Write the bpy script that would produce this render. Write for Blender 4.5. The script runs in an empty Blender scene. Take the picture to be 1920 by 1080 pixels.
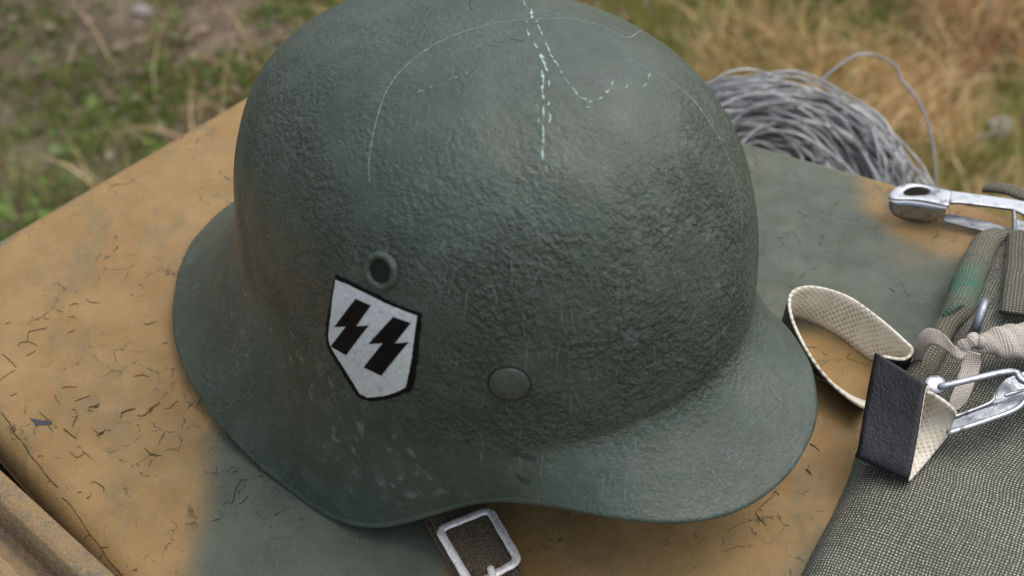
import bpy, bmesh, math, random
import numpy as np
from mathutils import Vector, Matrix
from mathutils.bvhtree import BVHTree

random.seed(7); rng = np.random.default_rng(7)
scene = bpy.context.scene
COL = scene.collection
R = math.radians

# ---------------------------------------------------------------- camera, sky, sun, exposure
cam_d = bpy.data.cameras.new('camera'); cam = bpy.data.objects.new('camera', cam_d); COL.objects.link(cam)
cr = Vector((0.99980, -0.01325, -0.01513)); cu = Vector((0.02011, 0.65872, 0.75212)); cf = Vector((0.00000, 0.75227, -0.65885))
m = Matrix((cr, cu, -cf)).transposed().to_4x4(); m.translation = Vector((0.00000, -0.41318, 0.42187))
cam.matrix_world = m
cam_d.sensor_width = 36.0; cam_d.lens = 48.75; cam_d.clip_start = 0.02; cam_d.clip_end = 2000
cam_d.dof.use_dof = True; cam_d.dof.focus_distance = 0.545; cam_d.dof.aperture_fstop = 10; cam_d.dof.aperture_blades = 7
scene.camera = cam

world = bpy.data.worlds.new('World'); scene.world = world; world.use_nodes = True
wn = world.node_tree; wn.nodes.clear()
sky = wn.nodes.new('ShaderNodeTexSky'); sky.sky_type = 'NISHITA'; sky.sun_disc = False
SUN_EL, SUN_AZ = R(64), R(62)      # azimuth measured clockwise from +Y (away from the camera, to the right)
sky.sun_elevation = SUN_EL; sky.sun_rotation = SUN_AZ
sky.air_density = 1.0; sky.dust_density = 4.0; sky.ozone_density = 0.6
bg = wn.nodes.new('ShaderNodeBackground'); bg.inputs['Strength'].default_value = 0.15
wo = wn.nodes.new('ShaderNodeOutputWorld')
hs = wn.nodes.new('ShaderNodeHueSaturation'); hs.inputs['Saturation'].default_value = .5      # thin even overcast
wn.links.new(sky.outputs[0], hs.inputs['Color']); wn.links.new(hs.outputs[0], bg.inputs[0]); wn.links.new(bg.outputs[0], wo.inputs[0])

sl = bpy.data.lights.new('sun', 'SUN'); sl.energy = .60; sl.angle = R(90); sl.color = (1, .97, .92)
so = bpy.data.objects.new('sun', sl); COL.objects.link(so)
sd = Vector((math.sin(SUN_AZ)*math.cos(SUN_EL), math.cos(SUN_AZ)*math.cos(SUN_EL), math.sin(SUN_EL)))
so.rotation_euler = sd.to_track_quat('Z', 'Y').to_euler(); so.location = (0, 0, 5)

scene.view_settings.view_transform = 'Standard'; scene.view_settings.look = 'None'
scene.view_settings.exposure = 0.56; scene.view_settings.gamma = 1.0; scene.view_settings.use_curve_mapping = False

# ---------------------------------------------------------------- helpers
def tag(o, label=None, cat=None, group=None, kind=None):
    if label: o['label'] = label
    if cat: o['category'] = cat
    if group: o['group'] = group
    if kind: o['kind'] = kind
    return o

def empty(name, loc=(0, 0, 0), rot=(0, 0, 0)):
    o = bpy.data.objects.new(name, None); COL.objects.link(o)
    o.location = loc; o.rotation_euler = rot; o.empty_display_size = .02
    return o

def mesh(name, verts, faces, mats, parent=None, smooth=True, uv=None, attrs=None, midx=None, normals=True):
    me = bpy.data.meshes.new(name)
    me.from_pydata([tuple(v) for v in verts] if not isinstance(verts, np.ndarray) else verts.tolist(), [], faces if isinstance(faces, list) else faces.tolist())
    if not isinstance(mats, (list, tuple)): mats = [mats]
    for mt in mats: me.materials.append(mt)
    if uv is not None:
        ul = me.uv_layers.new(name='UVMap')
        li = np.empty(len(me.loops), np.int32); me.loops.foreach_get('vertex_index', li)
        ul.data.foreach_set('uv', np.asarray(uv, np.float32)[li].ravel())
    for k, v in (attrs or {}).items():
        v = np.asarray(v, np.float32)
        if v.ndim == 2:
            a = me.attributes.new(k, 'FLOAT_COLOR', 'POINT')
            c = np.ones((len(v), 4), np.float32); c[:, :3] = v; a.data.foreach_set('color', c.ravel())
        else:
            a = me.attributes.new(k, 'FLOAT', 'POINT'); a.data.foreach_set('value', v)
    if midx is not None: me.polygons.foreach_set('material_index', np.asarray(midx, np.int32))
    if normals:
        bm = bmesh.new(); bm.from_mesh(me); bmesh.ops.recalc_face_normals(bm, faces=bm.faces); bm.to_mesh(me); bm.free()
    if smooth: me.polygons.foreach_set('use_smooth', [True]*len(me.polygons))
    me.update()
    o = bpy.data.objects.new(name, me); COL.objects.link(o)
    if parent is not None: o.parent = parent
    return o

def crom(pts, n, closed=False):
    """Catmull-Rom through pts, n samples in all"""
    p = np.asarray(pts, float); N = len(p)
    if closed: t = np.linspace(0, N, n, endpoint=False)
    else: t = np.linspace(0, N-1, n)
    i = np.floor(t).astype(int)
    if not closed: i = np.minimum(i, N-2)
    f = (t-i)[:, None]
    g = (lambda k: p[k % N]) if closed else (lambda k: p[np.clip(k, 0, N-1)])
    a, b, c, d = g(i-1), g(i), g(i+1), g(i+2)
    return .5*((2*b)+(-a+c)*f+(2*a-5*b+4*c-d)*f**2+(-a+3*b-3*c+d)*f**3)

def tube(path, rad, sides=10, closed=False, flat=1.0, cap=True, up=None):
    """swept tube, returns verts, faces, uv; rad a number or an array"""
    p = np.asarray(path, float); n = len(p); rad = np.broadcast_to(np.asarray(rad, float), (n,))
    T = (np.roll(p, -1, 0)-np.roll(p, 1, 0)) if closed else np.gradient(p, axis=0)
    T /= np.linalg.norm(T, axis=1)[:, None]+1e-12
    N = np.array(up if up is not None else (0, 0, 1.0), float)
    V = []; L = np.concatenate([[0], np.cumsum(np.linalg.norm(np.diff(p, axis=0), axis=1))]); uv = []
    for k in range(n):
        N = N-T[k]*(N@T[k])
        if np.linalg.norm(N) < 1e-6: N = np.cross(T[k], (1, 0, 0))
        N /= np.linalg.norm(N); B = np.cross(T[k], N)
        if up is not None: N0 = np.array(up, float)
        for j in range(sides):
            a = 2*math.pi*j/sides
            V.append(p[k]+rad[k]*(math.cos(a)*B+math.sin(a)*flat*N)); uv.append((L[k], 2*math.pi*rad[k]*j/sides))
    F = []
    for k in range(n if closed else n-1):
        for j in range(sides):
            a = k*sides+j; b = k*sides+(j+1) % sides; k2 = (k+1) % n
            F.append((a, b, k2*sides+(j+1) % sides, k2*sides+j))
    if cap and not closed: F += [tuple(range(sides))[::-1], tuple(range((n-1)*sides, n*sides))]
    return V, F, uv

def join(parts):
    V, F, U = [], [], []
    for q in parts:
        o = len(V); V += list(q[0]); F += [tuple(i+o for i in f) for f in q[1]]
        U += list(q[2]) if len(q) > 2 else [(0, 0)]*len(q[0])
    return V, F, U

def band(ra, rb, n, th, m=6, flip=1):
    """solid strip between two rails: outer face material 0, inner face and edges material 1; uv in metres"""
    A = crom(ra, n); B = crom(rb, n)
    mid = .5*(A+B); L = np.concatenate([[0], np.cumsum(np.linalg.norm(np.diff(mid, axis=0), axis=1))])
    w = np.linspace(0, 1, m)[None, :, None]; G = A[:, None]*(1-w)+B[:, None]*w
    T = np.gradient(G, axis=0); W = np.gradient(G, axis=1)
    Nn = np.cross(T, W); Nn /= np.linalg.norm(Nn, axis=2)[..., None]+1e-12
    O = G+Nn*th*.5*flip; I = G-Nn*th*.5*flip
    wid = np.linalg.norm(A-B, axis=1)
    U = np.stack([np.broadcast_to(L[:, None], (n, m)), np.linspace(0, 1, m)[None]*wid[:, None]], -1)
    V = np.concatenate([O.reshape(-1, 3), I.reshape(-1, 3)]); UV = np.concatenate([U.reshape(-1, 2)]*2)
    F = []; M = []; q = n*m
    for i in range(n-1):
        for j in range(m-1):
            a = i*m+j
            F.append((a, a+1, a+m+1, a+m)); M.append(0)
            F.append((q+a, q+a+m, q+a+m+1, q+a+1)); M.append(1)
        a = i*m; F.append((a, a+m, q+a+m, q+a)); M.append(2)
        a = i*m+m-1; F.append((a, q+a, q+a+m, a+m)); M.append(2)
    for j in range(m-1):
        F.append((j, q+j, q+j+1, j+1)); M.append(2)
        a = (n-1)*m+j; F.append((a, a+1, q+a+1, q+a)); M.append(2)
    return V, F, UV, M

def plate(outline, th, axes=None, bevel=0.0, holes=None):
    """extruded polygon (list of 3D points, roughly planar) thickened along its own normal; bevelled; returns bmesh"""
    bm = bmesh.new(); vs = [bm.verts.new(p) for p in outline]; f = bm.faces.new(vs)
    bm.normal_update()
    if f.normal.z < 0: bmesh.ops.reverse_faces(bm, faces=[f]); bm.normal_update()
    nrm = f.normal.copy()
    ex = bmesh.ops.extrude_face_region(bm, geom=[f])
    bmesh.ops.translate(bm, vec=-nrm*th, verts=[e for e in ex['geom'] if isinstance(e, bmesh.types.BMVert)])
    bmesh.ops.recalc_face_normals(bm, faces=bm.faces)
    if bevel: bmesh.ops.bevel(bm, geom=list(bm.edges), offset=bevel, segments=2, affect='EDGES', profile=.6)
    return bm

def bm_obj(name, bm, mat, parent=None, smooth=True):
    if name in ('body_plate', 'top_bar', 'spring_tongue', 'end_plate'): smooth = False
    me = bpy.data.meshes.new(name); bm.to_mesh(me); bm.free()
    me.materials.append(mat)
    if smooth: me.polygons.foreach_set('use_smooth', [True]*len(me.polygons))
    o = bpy.data.objects.new(name, me); COL.objects.link(o)
    if parent is not None: o.parent = parent
    return o

def lathe(prof, n=40):
    """profile of (r, z) around local z, returns verts, faces"""
    V = []; F = []; k = len(prof)
    for i in range(n):
        a = 2*math.pi*i/n
        for r, z in prof: V.append((r*math.cos(a), r*math.sin(a), z))
    for i in range(n):
        for j in range(k-1):
            F.append((i*k+j, ((i+1) % n)*k+j, ((i+1) % n)*k+j+1, i*k+j+1))
    return V, F

# ---------------------------------------------------------------- materials
class NT:
    def __init__(s, name):
        s.m = bpy.data.materials.new(name); s.m.use_nodes = True; s.t = s.m.node_tree; s.t.nodes.clear()
        s.out = s.t.nodes.new('ShaderNodeOutputMaterial'); s.b = s.t.nodes.new('ShaderNodeBsdfPrincipled')
        s.t.links.new(s.b.outputs[0], s.out.inputs[0])
        s.co = s.t.nodes.new('ShaderNodeTexCoord')
    def set(s, node, sock, v):
        i = node.inputs[sock]
        if hasattr(v, 'is_linked') or isinstance(v, bpy.types.NodeSocket): s.t.links.new(v, i)
        else:
            if isinstance(v, tuple) and len(v) == 3 and i.type == 'RGBA': v = (*v, 1)
            i.default_value = v
    def p(s, **k):
        for a, v in k.items(): s.set(s.b, a.replace('_', ' '), v)
    def vec(s, v, scale=(1, 1, 1), rot=(0, 0, 0), loc=(0, 0, 0)):
        n = s.t.nodes.new('ShaderNodeMapping'); s.set(n, 0, v); n.inputs['Scale'].default_value = scale
        n.inputs['Rotation'].default_value = rot; n.inputs['Location'].default_value = loc; return n.outputs[0]
    @property
    def obj(s): return s.co.outputs['Object']
    @property
    def uv(s): return s.co.outputs['UV']
    def noise(s, v, scale, detail=3, rough=.5, dist=0, col=False):
        n = s.t.nodes.new('ShaderNodeTexNoise'); s.set(n, 'Vector', v); n.inputs['Scale'].default_value = scale
        n.inputs['Detail'].default_value = detail; n.inputs['Roughness'].default_value = rough; n.inputs['Distortion'].default_value = dist
        return n.outputs[1 if col else 0]
    def voro(s, v, scale, feature='F1', rnd=1.0, out=0):
        n = s.t.nodes.new('ShaderNodeTexVoronoi'); n.feature = feature; s.set(n, 'Vector', v); n.inputs['Scale'].default_value = scale
        n.inputs['Randomness'].default_value = rnd; return n.outputs[out]
    def math(s, op, a, b=0.0, c=None, clamp=False):
        n = s.t.nodes.new('ShaderNodeMath'); n.operation = op; n.use_clamp = clamp; s.set(n, 0, a); s.set(n, 1, b)
        if c is not None: s.set(n, 2, c)
        return n.outputs[0]
    def ramp(s, v, a, b, x=0.0, y=1.0):
        n = s.t.nodes.new('ShaderNodeMapRange'); n.interpolation_type = 'SMOOTHSTEP'
        s.set(n, 0, v); s.set(n, 1, a); s.set(n, 2, b); s.set(n, 3, x); s.set(n, 4, y); return n.outputs[0]
    def mix(s, f, a, b, mode='MIX'):
        n = s.t.nodes.new('ShaderNodeMix'); n.data_type = 'RGBA'; n.blend_type = mode
        s.set(n, 0, f); s.set(n, 6, a); s.set(n, 7, b); return n.outputs[2]
    def attr(s, name, out='Fac'):
        n = s.t.nodes.new('ShaderNodeAttribute'); n.attribute_name = name; return n.outputs[out]
    def sep(s, v):
        n = s.t.nodes.new('ShaderNodeSeparateXYZ'); s.set(n, 0, v); return n.outputs
    def bump(s, h, dist, strength=1.0, normal=None):
        n = s.t.nodes.new('ShaderNodeBump'); s.set(n, 'Height', h); n.inputs['Distance'].default_value = dist; s.set(n, 'Strength', strength)
        if normal is not None: s.set(n, 'Normal', normal)
        return n.outputs[0]

def mat_helmet():
    t = NT('helmet_paint'); o = t.obj
    lo = t.noise(o, 22, 4, .6); mi = t.noise(o, 120, 4, .6); fi = t.noise(o, 700, 3, .6)
    c = t.mix(t.ramp(lo, .35, .7), (.031, .050, .034), (.050, .073, .054))
    c = t.mix(t.ramp(mi, .45, .75, 0, .35), c, (.095, .122, .100))
    c = t.mix(t.ramp(fi, .62, .74, 0, .5), c, (.15, .19, .175))
    c = t.mix(t.ramp(fi, .36, .26, 0, .45), c, (.022, .027, .025))
    gr = t.noise(o, 2000, 2, .7)
    c = t.mix(t.ramp(gr, .58, .72, 0, .55), c, (.125, .155, .130))
    c = t.mix(t.ramp(gr, .42, .28, 0, .55), c, (.022, .03, .026))
    # dusty brown streaks running down the neck
    st = t.noise(t.vec(o, (420, 420, 40)), 1, 3, .6)
    du = t.math('MULTIPLY', t.attr('dust'), t.ramp(st, .38, .62))
    c = t.mix(t.math('MULTIPLY', du, .45), c, (.115, .085, .052))
    # pale rubbed spots
    ws = t.math('MULTIPLY', t.attr('worn'), t.ramp(t.noise(o, 170, 3, .55), .56, .72))
    c = t.mix(t.math('MULTIPLY', ws, .6), c, (.2, .24, .24))
    t.p(Base_Color=c, Roughness=t.ramp(t.noise(o, 60, 3), .3, .7, .36, .54), Specular_IOR_Level=.5)
    rg = t.attr('rough')
    h1 = t.noise(o, 400, 3, .6, .15); h2 = t.noise(o, 900, 3, .65); h3 = t.noise(o, 30, 2)
    patch = t.ramp(t.noise(o, 38, 3, .6), .32, .66, .25, 1.0); rg = t.math('MULTIPLY', rg, patch)
    big = t.ramp(h1, .30, .80)
    n = t.bump(h3, .004, .5)
    n = t.bump(big, .0021, t.math('MULTIPLY_ADD', rg, .85, .04), n)
    n = t.bump(h2, .0010, t.math('MULTIPLY_ADD', rg, .6, .14), n)
    n = t.bump(t.noise(o, 1800, 2), .00012, .5, n)
    t.p(Normal=n); return t.m

def mat_simple(name, col, rough=.5, metal=0.0, nscale=300, var=.25, bscale=600, bdist=.0002, bstr=.6, detail=4):
    t = NT(name); o = t.obj; nz = t.noise(o, nscale, detail, .6)
    lo = tuple(x*(1-var) for x in col); hi = tuple(min(1, x*(1+var)) for x in col)
    t.p(Base_Color=t.mix(t.ramp(nz, .3, .7), lo, hi), Roughness=rough, Metallic=metal)
    t.p(Normal=t.bump(t.noise(o, bscale, 3, .6), bdist, bstr)); return t.m

def mat_hood():
    t = NT('camouflage_paint'); o = t.obj
    g = t.attr('camo')
    sp = t.noise(o, 900, 2, .6); md = t.noise(o, 45, 4, .6)
    gm = t.ramp(t.math('ADD', g, t.math('ADD', t.math('MULTIPLY', t.math('SUBTRACT', sp, .5), .45), t.math('MULTIPLY', t.math('SUBTRACT', md, .5), .3))), .12, .88)
    tan = t.mix(t.ramp(t.noise(o, 28, 5, .65), .35, .68), (.250, .150, .050), (.320, .202, .078))
    tan = t.mix(t.ramp(t.noise(o, 95, 4, .7), .52, .72, 0, .5), tan, (.20, .152, .078))
    grn = t.mix(t.ramp(t.noise(o, 35, 5, .65), .35, .7), (.066, .084, .062), (.098, .117, .088))
    grn = t.mix(t.ramp(t.noise(o, 130, 4, .7), .55, .75, 0, .4), grn, (.115, .118, .082))
    c = t.mix(gm, tan, grn)
    # dirt wash, grit, pale rubbing
    dw = t.ramp(t.noise(t.vec(o, (1, 1, 1), loc=(.3, .1, 0)), 17, 5, .7), .5, .78, 0, .55)
    c = t.mix(dw, c, (.15, .125, .075))
    c = t.mix(t.ramp(t.noise(o, 1150, 3, .7), .56, .76, 0, .6), c, (.075, .058, .038))
    c = t.mix(t.ramp(t.noise(t.vec(o, loc=(3, 1, 2)), 1150, 3, .7), .56, .76, 0, .45), c, (.42, .33, .2))
    sc = t.noise(t.vec(o, (900, 60, 60), (0, 0, R(-50))), 1, 2, .5)
    c = t.mix(t.math('MULTIPLY', t.ramp(sc, .68, .74), t.ramp(t.noise(o, 30, 2), .55, .68, 0, .25)), c, (.36, .33, .26))
    sk = t.voro(o, 210, 'F1'); c = t.mix(t.math('MULTIPLY', t.ramp(sk, .13, .07), t.ramp(t.noise(o, 40, 3), .55, .65, 0, .8)), c, (.045, .038, .03))
    wv = t.t.nodes.new('ShaderNodeVectorMath'); wv.operation = 'MULTIPLY_ADD'; t.set(wv, 0, t.noise(o, 150, 4, .65, 0, True)); wv.inputs[1].default_value = (.010, .010, 0); t.set(wv, 2, o)
    ck = t.voro(wv.outputs[0], 75, 'DISTANCE_TO_EDGE')
    cm = t.math('MULTIPLY', t.ramp(t.noise(t.vec(o, loc=(.7, .2, 0)), 26, 3, .6), .49, .58), t.ramp(t.noise(o, 190, 2), .45, .58))
    ckm = t.math('MULTIPLY', t.ramp(ck, .020, .006), cm)
    c = t.mix(t.math('MULTIPLY', ckm, .75), c, (.06, .045, .03))
    gs = t.ramp(t.noise(t.vec(o, (1, .6, 1), (0, 0, R(40)), (.2, .9, 0)), 30, 6, .75), .50, .66, 0, .45)
    c = t.mix(gs, c, (.105, .108, .066))
    c = t.mix(t.attr('grime_and_shade'), c, (.075, .055, .03))  # shade of the rounded groove edge, mixed into the colour
    t.p(Base_Color=c, Roughness=t.ramp(t.noise(o, 90, 3), .3, .7, .55, .78), Specular_IOR_Level=.4)
    n = t.bump(t.noise(o, 18, 3), .0022, .45)
    n = t.bump(t.noise(o, 150, 4, .65), .0006, .5, n)
    n = t.bump(t.noise(o, 1000, 3, .7), .0004, .9, n)
    n = t.bump(t.math('SUBTRACT', 1, ckm), .0006, .8, n)
    t.p(Normal=n); return t.m

def mat_side():
    t = NT('weathered_panel_paint'); o = t.obj
    a = t.noise(o, 120, 5, .7)
    b = t.noise(o, 620, 4, .75)
    c = t.mix(t.ramp(t.math('ADD', t.math('MULTIPLY', a, .5), t.math('MULTIPLY', b, .5)), .40, .53), (.16, .132, .085), (.27, .176, .078))
    c = t.mix(t.ramp(t.noise(o, 480, 4, .75), .62, .70, 0, .6), c, (.075, .075, .080))
    c = t.mix(t.ramp(t.noise(o, 700, 3, .6), .58, .72, 0, .6), c, (.4, .31, .19))
    c = t.mix(t.math('MULTIPLY', t.attr('grime_and_shade'), t.ramp(t.noise(o, 260, 4, .7), .25, .6, .75, 1)), c, (.075, .050, .026))
    t.p(Base_Color=c, Roughness=.75)
    n = t.bump(t.noise(o, 160, 4, .7), .0022, .7); n = t.bump(t.noise(o, 900, 3, .7), .0005, .8, n)
    t.p(Normal=n); return t.m

def mat_canvas(name, c1, c2, period=.00125, stain=None, sc=1.0, gap=.42, hf=1.9):
    """plain weave from uv in metres: threads stand up, gaps stay dark"""
    t = NT(name); k = 2*math.pi/period
    wob = t.noise(t.uv, 60, 3, .6, 0, True)
    n = t.t.nodes.new('ShaderNodeVectorMath'); n.operation = 'MULTIPLY_ADD'; t.set(n, 0, wob); n.inputs[1].default_value = (.0024, .0024, 0); t.set(n, 2, t.uv)
    s = t.sep(n.outputs[0])
    sx = t.math('SINE', t.math('MULTIPLY', s[0], k*.5)); sy = t.math('SINE', t.math('MULTIPLY', s[1], k*.5))
    w = t.math('ABSOLUTE', t.math('MULTIPLY', sx, sy))      # knots
    irr = t.noise(t.uv, 900, 2, .6); thr = t.math('ADD', t.noise(t.vec(t.uv, (1/period, 30, 1)), 1, 1), t.noise(t.vec(t.uv, (30, 1/period, 1)), 1, 1)); blot = t.noise(t.uv, 45, 4, .65)
    base = t.mix(t.ramp(blot, .35, .7), c1, c2)
    hi = tuple(min(1, x*hf+.02) for x in c2)
    c = t.mix(t.ramp(t.math('MULTIPLY', w, t.math('MULTIPLY', t.ramp(irr, .2, .7, .55, 1.2), t.ramp(thr, .75, 1.2, .75, 1.2))), .25, .85, 0, .85), tuple(x*gap for x in c1), base)
    c = t.mix(t.math('MULTIPLY', t.ramp(w, .62, .95), t.ramp(irr, .45, .65, .1, .8)), c, hi)
    if stain is not None:
        c = t.mix(t.math('MULTIPLY', t.attr('stain'), t.ramp(t.noise(t.uv, 240, 3, .6), .3, .65, .25, .9)), c, stain)
    t.p(Base_Color=c, Roughness=.92, Specular_IOR_Level=.15)
    nn = t.bump(w, .0005*sc, .9); nn = t.bump(irr, .0003, .6, nn)
    t.p(Normal=nn); return t.m

def mat_leather():
    t = NT('black_pebbled_leather'); u = t.uv
    v = t.voro(t.vec(u, (1, 1, 1)), 900, 'SMOOTH_F1', .9)
    c = t.mix(t.ramp(t.noise(u, 140, 4, .6), .35, .7), (.008, .008, .011), (.017, .017, .021))
    c = t.mix(t.ramp(v, .42, .2, 0, .5), c, (.024, .024, .029))
    t.p(Base_Color=c, Roughness=.55, Specular_IOR_Level=.4)
    n = t.bump(v, .0004, .55); n.node.invert = True
    n = t.bump(t.noise(u, 2200, 2), .0001, .5, n); t.p(Normal=n); return t.m

def mat_cream():
    t = NT('cream_textured_backing'); u = t.uv; per = .0021; k = math.pi/per
    s = t.sep(t.vec(u, (1, 1, 1), (0, 0, R(45))))
    w = t.math('ABSOLUTE', t.math('MULTIPLY', t.math('SINE', t.math('MULTIPLY', s[0], k)), t.math('SINE', t.math('MULTIPLY', s[1], k))))
    fade = t.ramp(t.noise(u, 55, 2), .38, .6)
    c = t.mix(t.ramp(t.noise(u, 90, 4, .6), .35, .7), (.66, .61, .49), (.78, .74, .63))
    c = t.mix(t.math('MULTIPLY', t.ramp(w, .35, .85), t.math('MULTIPLY', fade, .7)), c, (.27, .225, .155))
    c = t.mix(t.ramp(t.noise(u, 320, 3), .62, .76, 0, .4), c, (.32, .24, .15))
    t.p(Base_Color=c, Roughness=.75, Specular_IOR_Level=.3)
    t.p(Normal=t.bump(t.math('SUBTRACT', 1, w), .00035, .7)); return t.m

def mat_metal(name, col, dark, rough=.32, tarnish=.5, scale=160):
    t = NT(name); o = t.obj; a = t.noise(o, scale, 5, .65)
    f = t.ramp(a, .5, .68, 0, tarnish)
    t.p(Base_Color=t.mix(f, col, dark), Metallic=t.ramp(a, .5, .68, 1, .75), Roughness=t.ramp(t.noise(o, 420, 3, .6), .3, .7, rough-.08, rough+.16))
    t.p(Normal=t.bump(t.noise(o, 900, 3, .6), .00018, .7)); return t.m

def mat_attr(name, rough=.75, attr='tint', var=.3, scale=60):
    t = NT(name); c = t.attr(attr, 'Color')
    c = t.mix(t.ramp(t.noise(t.obj, scale, 3), .3, .7, 0, var), c, (.04, .05, .02))
    t.p(Base_Color=c, Roughness=rough, Specular_IOR_Level=.25)
    tr = t.t.nodes.new('ShaderNodeBsdfTranslucent'); t.set(tr, 0, c)
    mx = t.t.nodes.new('ShaderNodeMixShader'); mx.inputs[0].default_value = .25
    t.t.links.new(t.b.outputs[0], mx.inputs[1]); t.t.links.new(tr.outputs[0], mx.inputs[2]); t.t.links.new(mx.outputs[0], t.out.inputs[0])
    return t.m

def mat_ground():
    t = NT('earth'); o = t.obj
    a = t.noise(o, 3.2, 5, .65); b = t.noise(o, 14, 4, .65); d = t.noise(o, 55, 4, .7)
    c = t.mix(t.ramp(a, .4, .62), (.115, .088, .062), (.19, .148, .105))
    c = t.mix(t.ramp(b, .45, .65, 0, .8), c, (.25, .195, .145))
    c = t.mix(t.ramp(d, .5, .7, 0, .7), c, (.07, .055, .04))
    x = t.sep(o)[0]
    far = t.ramp(x, -.1, .45)
    g = t.mix(t.ramp(b, .38, .62), (.17, .17, .055), (.40, .29, .14))
    c = t.mix(t.math('MULTIPLY', far, .85), c, g)
    c = t.mix(t.ramp(t.noise(o, 5, 4, .6), .5, .62, 0, .6), c, (.10, .125, .035))
    t.p(Base_Color=c, Roughness=.95, Specular_IOR_Level=.1)
    n = t.bump(d, .02, .8); t.p(Normal=n); return t.m

M = dict(helmet=mat_helmet(), hood=mat_hood(), side=mat_side(), ground=mat_ground(), leather=mat_leather(), cream=mat_cream())
M['canvas'] = mat_canvas('grey_green_canvas', (.265, .265, .21), (.375, .375, .315), .00130, (.05, .13, .095), gap=.30, hf=2.0)
M['webbing'] = mat_canvas('ribbed_webbing', (.19, .18, .135), (.27, .255, .20), .0016, (.055, .16, .11), gap=.58, hf=1.35)
M['tape'] = mat_canvas('cream_cotton', (.66, .59, .51), (.76, .70, .62), .0009, None, gap=.8, hf=1.15)
M['steel'] = mat_metal('plated_steel', (.42, .44, .47), (.10, .095, .09), .34, .8)
M['dull_steel'] = mat_metal('dull_steel', (.26, .28, .31), (.07, .065, .06), .42, .7)
M['wire'] = mat_metal('galvanised_wire', (.38, .39, .40), (.09, .09, .09), .45, .75, 40)
M['buckle'] = mat_metal('worn_nickel', (.86, .84, .82), (.20, .15, .11), .46, .5, 800)
M['buckle'].node_tree.nodes['Principled BSDF'].inputs['Specular IOR Level'].default_value = .5
for l_ in list(M['buckle'].node_tree.links):
    if l_.to_socket.name == 'Metallic': M['buckle'].node_tree.links.remove(l_)
M['buckle'].node_tree.nodes['Principled BSDF'].inputs['Metallic'].default_value = .45
M['suede'] = mat_simple('brown_suede', (.10, .08, .048), .95, 0, 1500, .75, 1400, .0009, 1.0)
M['suede_edge'] = mat_simple('raw_leather_edge', (.19, .13, .075), .9, 0, 1200, .5, 1200, .0006, .9)
M['black_print'] = mat_simple('black_print', (.005, .005, .0055), .62, 0, 400, .4, 500, .0002, .4)
M['black_print'].node_tree.nodes['Principled BSDF'].inputs['Specular IOR Level'].default_value = .12
def mat_white_print():
    t = NT('aged_white_print'); o = t.obj
    c = t.mix(t.ramp(t.noise(o, 500, 5, .7), .35, .68), (.60, .65, .66), (.48, .53, .54))
    c = t.mix(t.ramp(t.noise(o, 260, 5, .75), .56, .68, 0, .7), c, (.30, .32, .31))
    c = t.mix(t.ramp(t.noise(t.vec(o, loc=(1, 2, 3)), 420, 4, .75), .66, .70, 0, .9), c, (.06, .065, .06))
    c = t.mix(t.ramp(t.noise(t.vec(o, loc=(.2, .5, .1)), 95, 3, .6), .68, .76, 0, .7), c, (.35, .25, .15))
    t.p(Base_Color=c, Roughness=.5); t.p(Normal=t.bump(t.noise(o, 700, 3), .0002, .5)); return t.m
M['white_print'] = mat_white_print()
M['scratch'] = mat_simple('bare_primer', (.26, .38, .345), .7, 0, 700, .35)
M['pale_scratch'] = mat_simple('pale_scratch', (.24, .30, .29), .6, 0, 500, .35)
M['faint_scratch'] = mat_simple('faint_scratch', (.105, .135, .128), .6, 0, 500, .35)
M['dark_patch'] = mat_simple('dark_patch', (.028, .036, .031), .6, 0, 500, .3)
M['crack'] = mat_simple('crack_gap', (.040, .030, .020), .95, 0, 400, .4)
M['crack_lip'] = mat_simple('lifted_paint_lip', (.44, .31, .17), .8, 0, 500, .3)
M['chip'] = mat_simple('bare_dark_metal', (.034, .037, .048), .6, 0, 300, .3)
M['dark'] = mat_simple('dark_hull', (.03, .03, .028), .9, 0, 20, .3, 60, .001)
M['hole'] = mat_simple('black_gap_shade', (.006, .006, .006), .9, 0, 100, .2)
M['grass'] = mat_attr('grass_blades'); M['leaf'] = mat_attr('weed_leaves', .6)
M['stone'] = mat_simple('pale_stone', (.24, .225, .20), .85, 0, 60, .3, 90, .004, .8)
# ---------------------------------------------------------------- ground and grass
GZ = -0.92
g = bpy.data.meshes.new('ground')
n = 140
ax = np.sign(np.linspace(-1, 1, n))*np.abs(np.linspace(-1, 1, n))**4*300
gx, gy = np.meshgrid(ax, ax); gy = gy+1.6; gz = GZ+.02*np.sin(gx*3.1+gy*1.7)+.015*np.sin(gx*7.3-gy*5.1)
V = np.stack([gx, gy, gz], -1).reshape(-1, 3)
F = [(j*n+i, j*n+i+1, (j+1)*n+i+1, (j+1)*n+i) for j in range(n-1) for i in range(n-1)]
tag(mesh('ground', V, F, M['ground'], normals=False), kind='structure')

def gheight(x, y): return GZ+.02*np.sin(x*3.1+y*1.7)+.015*np.sin(x*7.3-y*5.1)
def vnoise(x, y, s, seed):
    r = np.random.default_rng(seed); tab = r.random((64, 64))
    u, v = x*s, y*s; i, j = np.floor(u).astype(int), np.floor(v).astype(int); f, h = u-i, v-j
    f = f*f*(3-2*f); h = h*h*(3-2*h); q = lambda a, b: tab[a % 64, b % 64]
    return (q(i, j)*(1-f)+q(i+1, j)*f)*(1-h)+(q(i, j+1)*(1-f)+q(i+1, j+1)*f)*h

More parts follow.
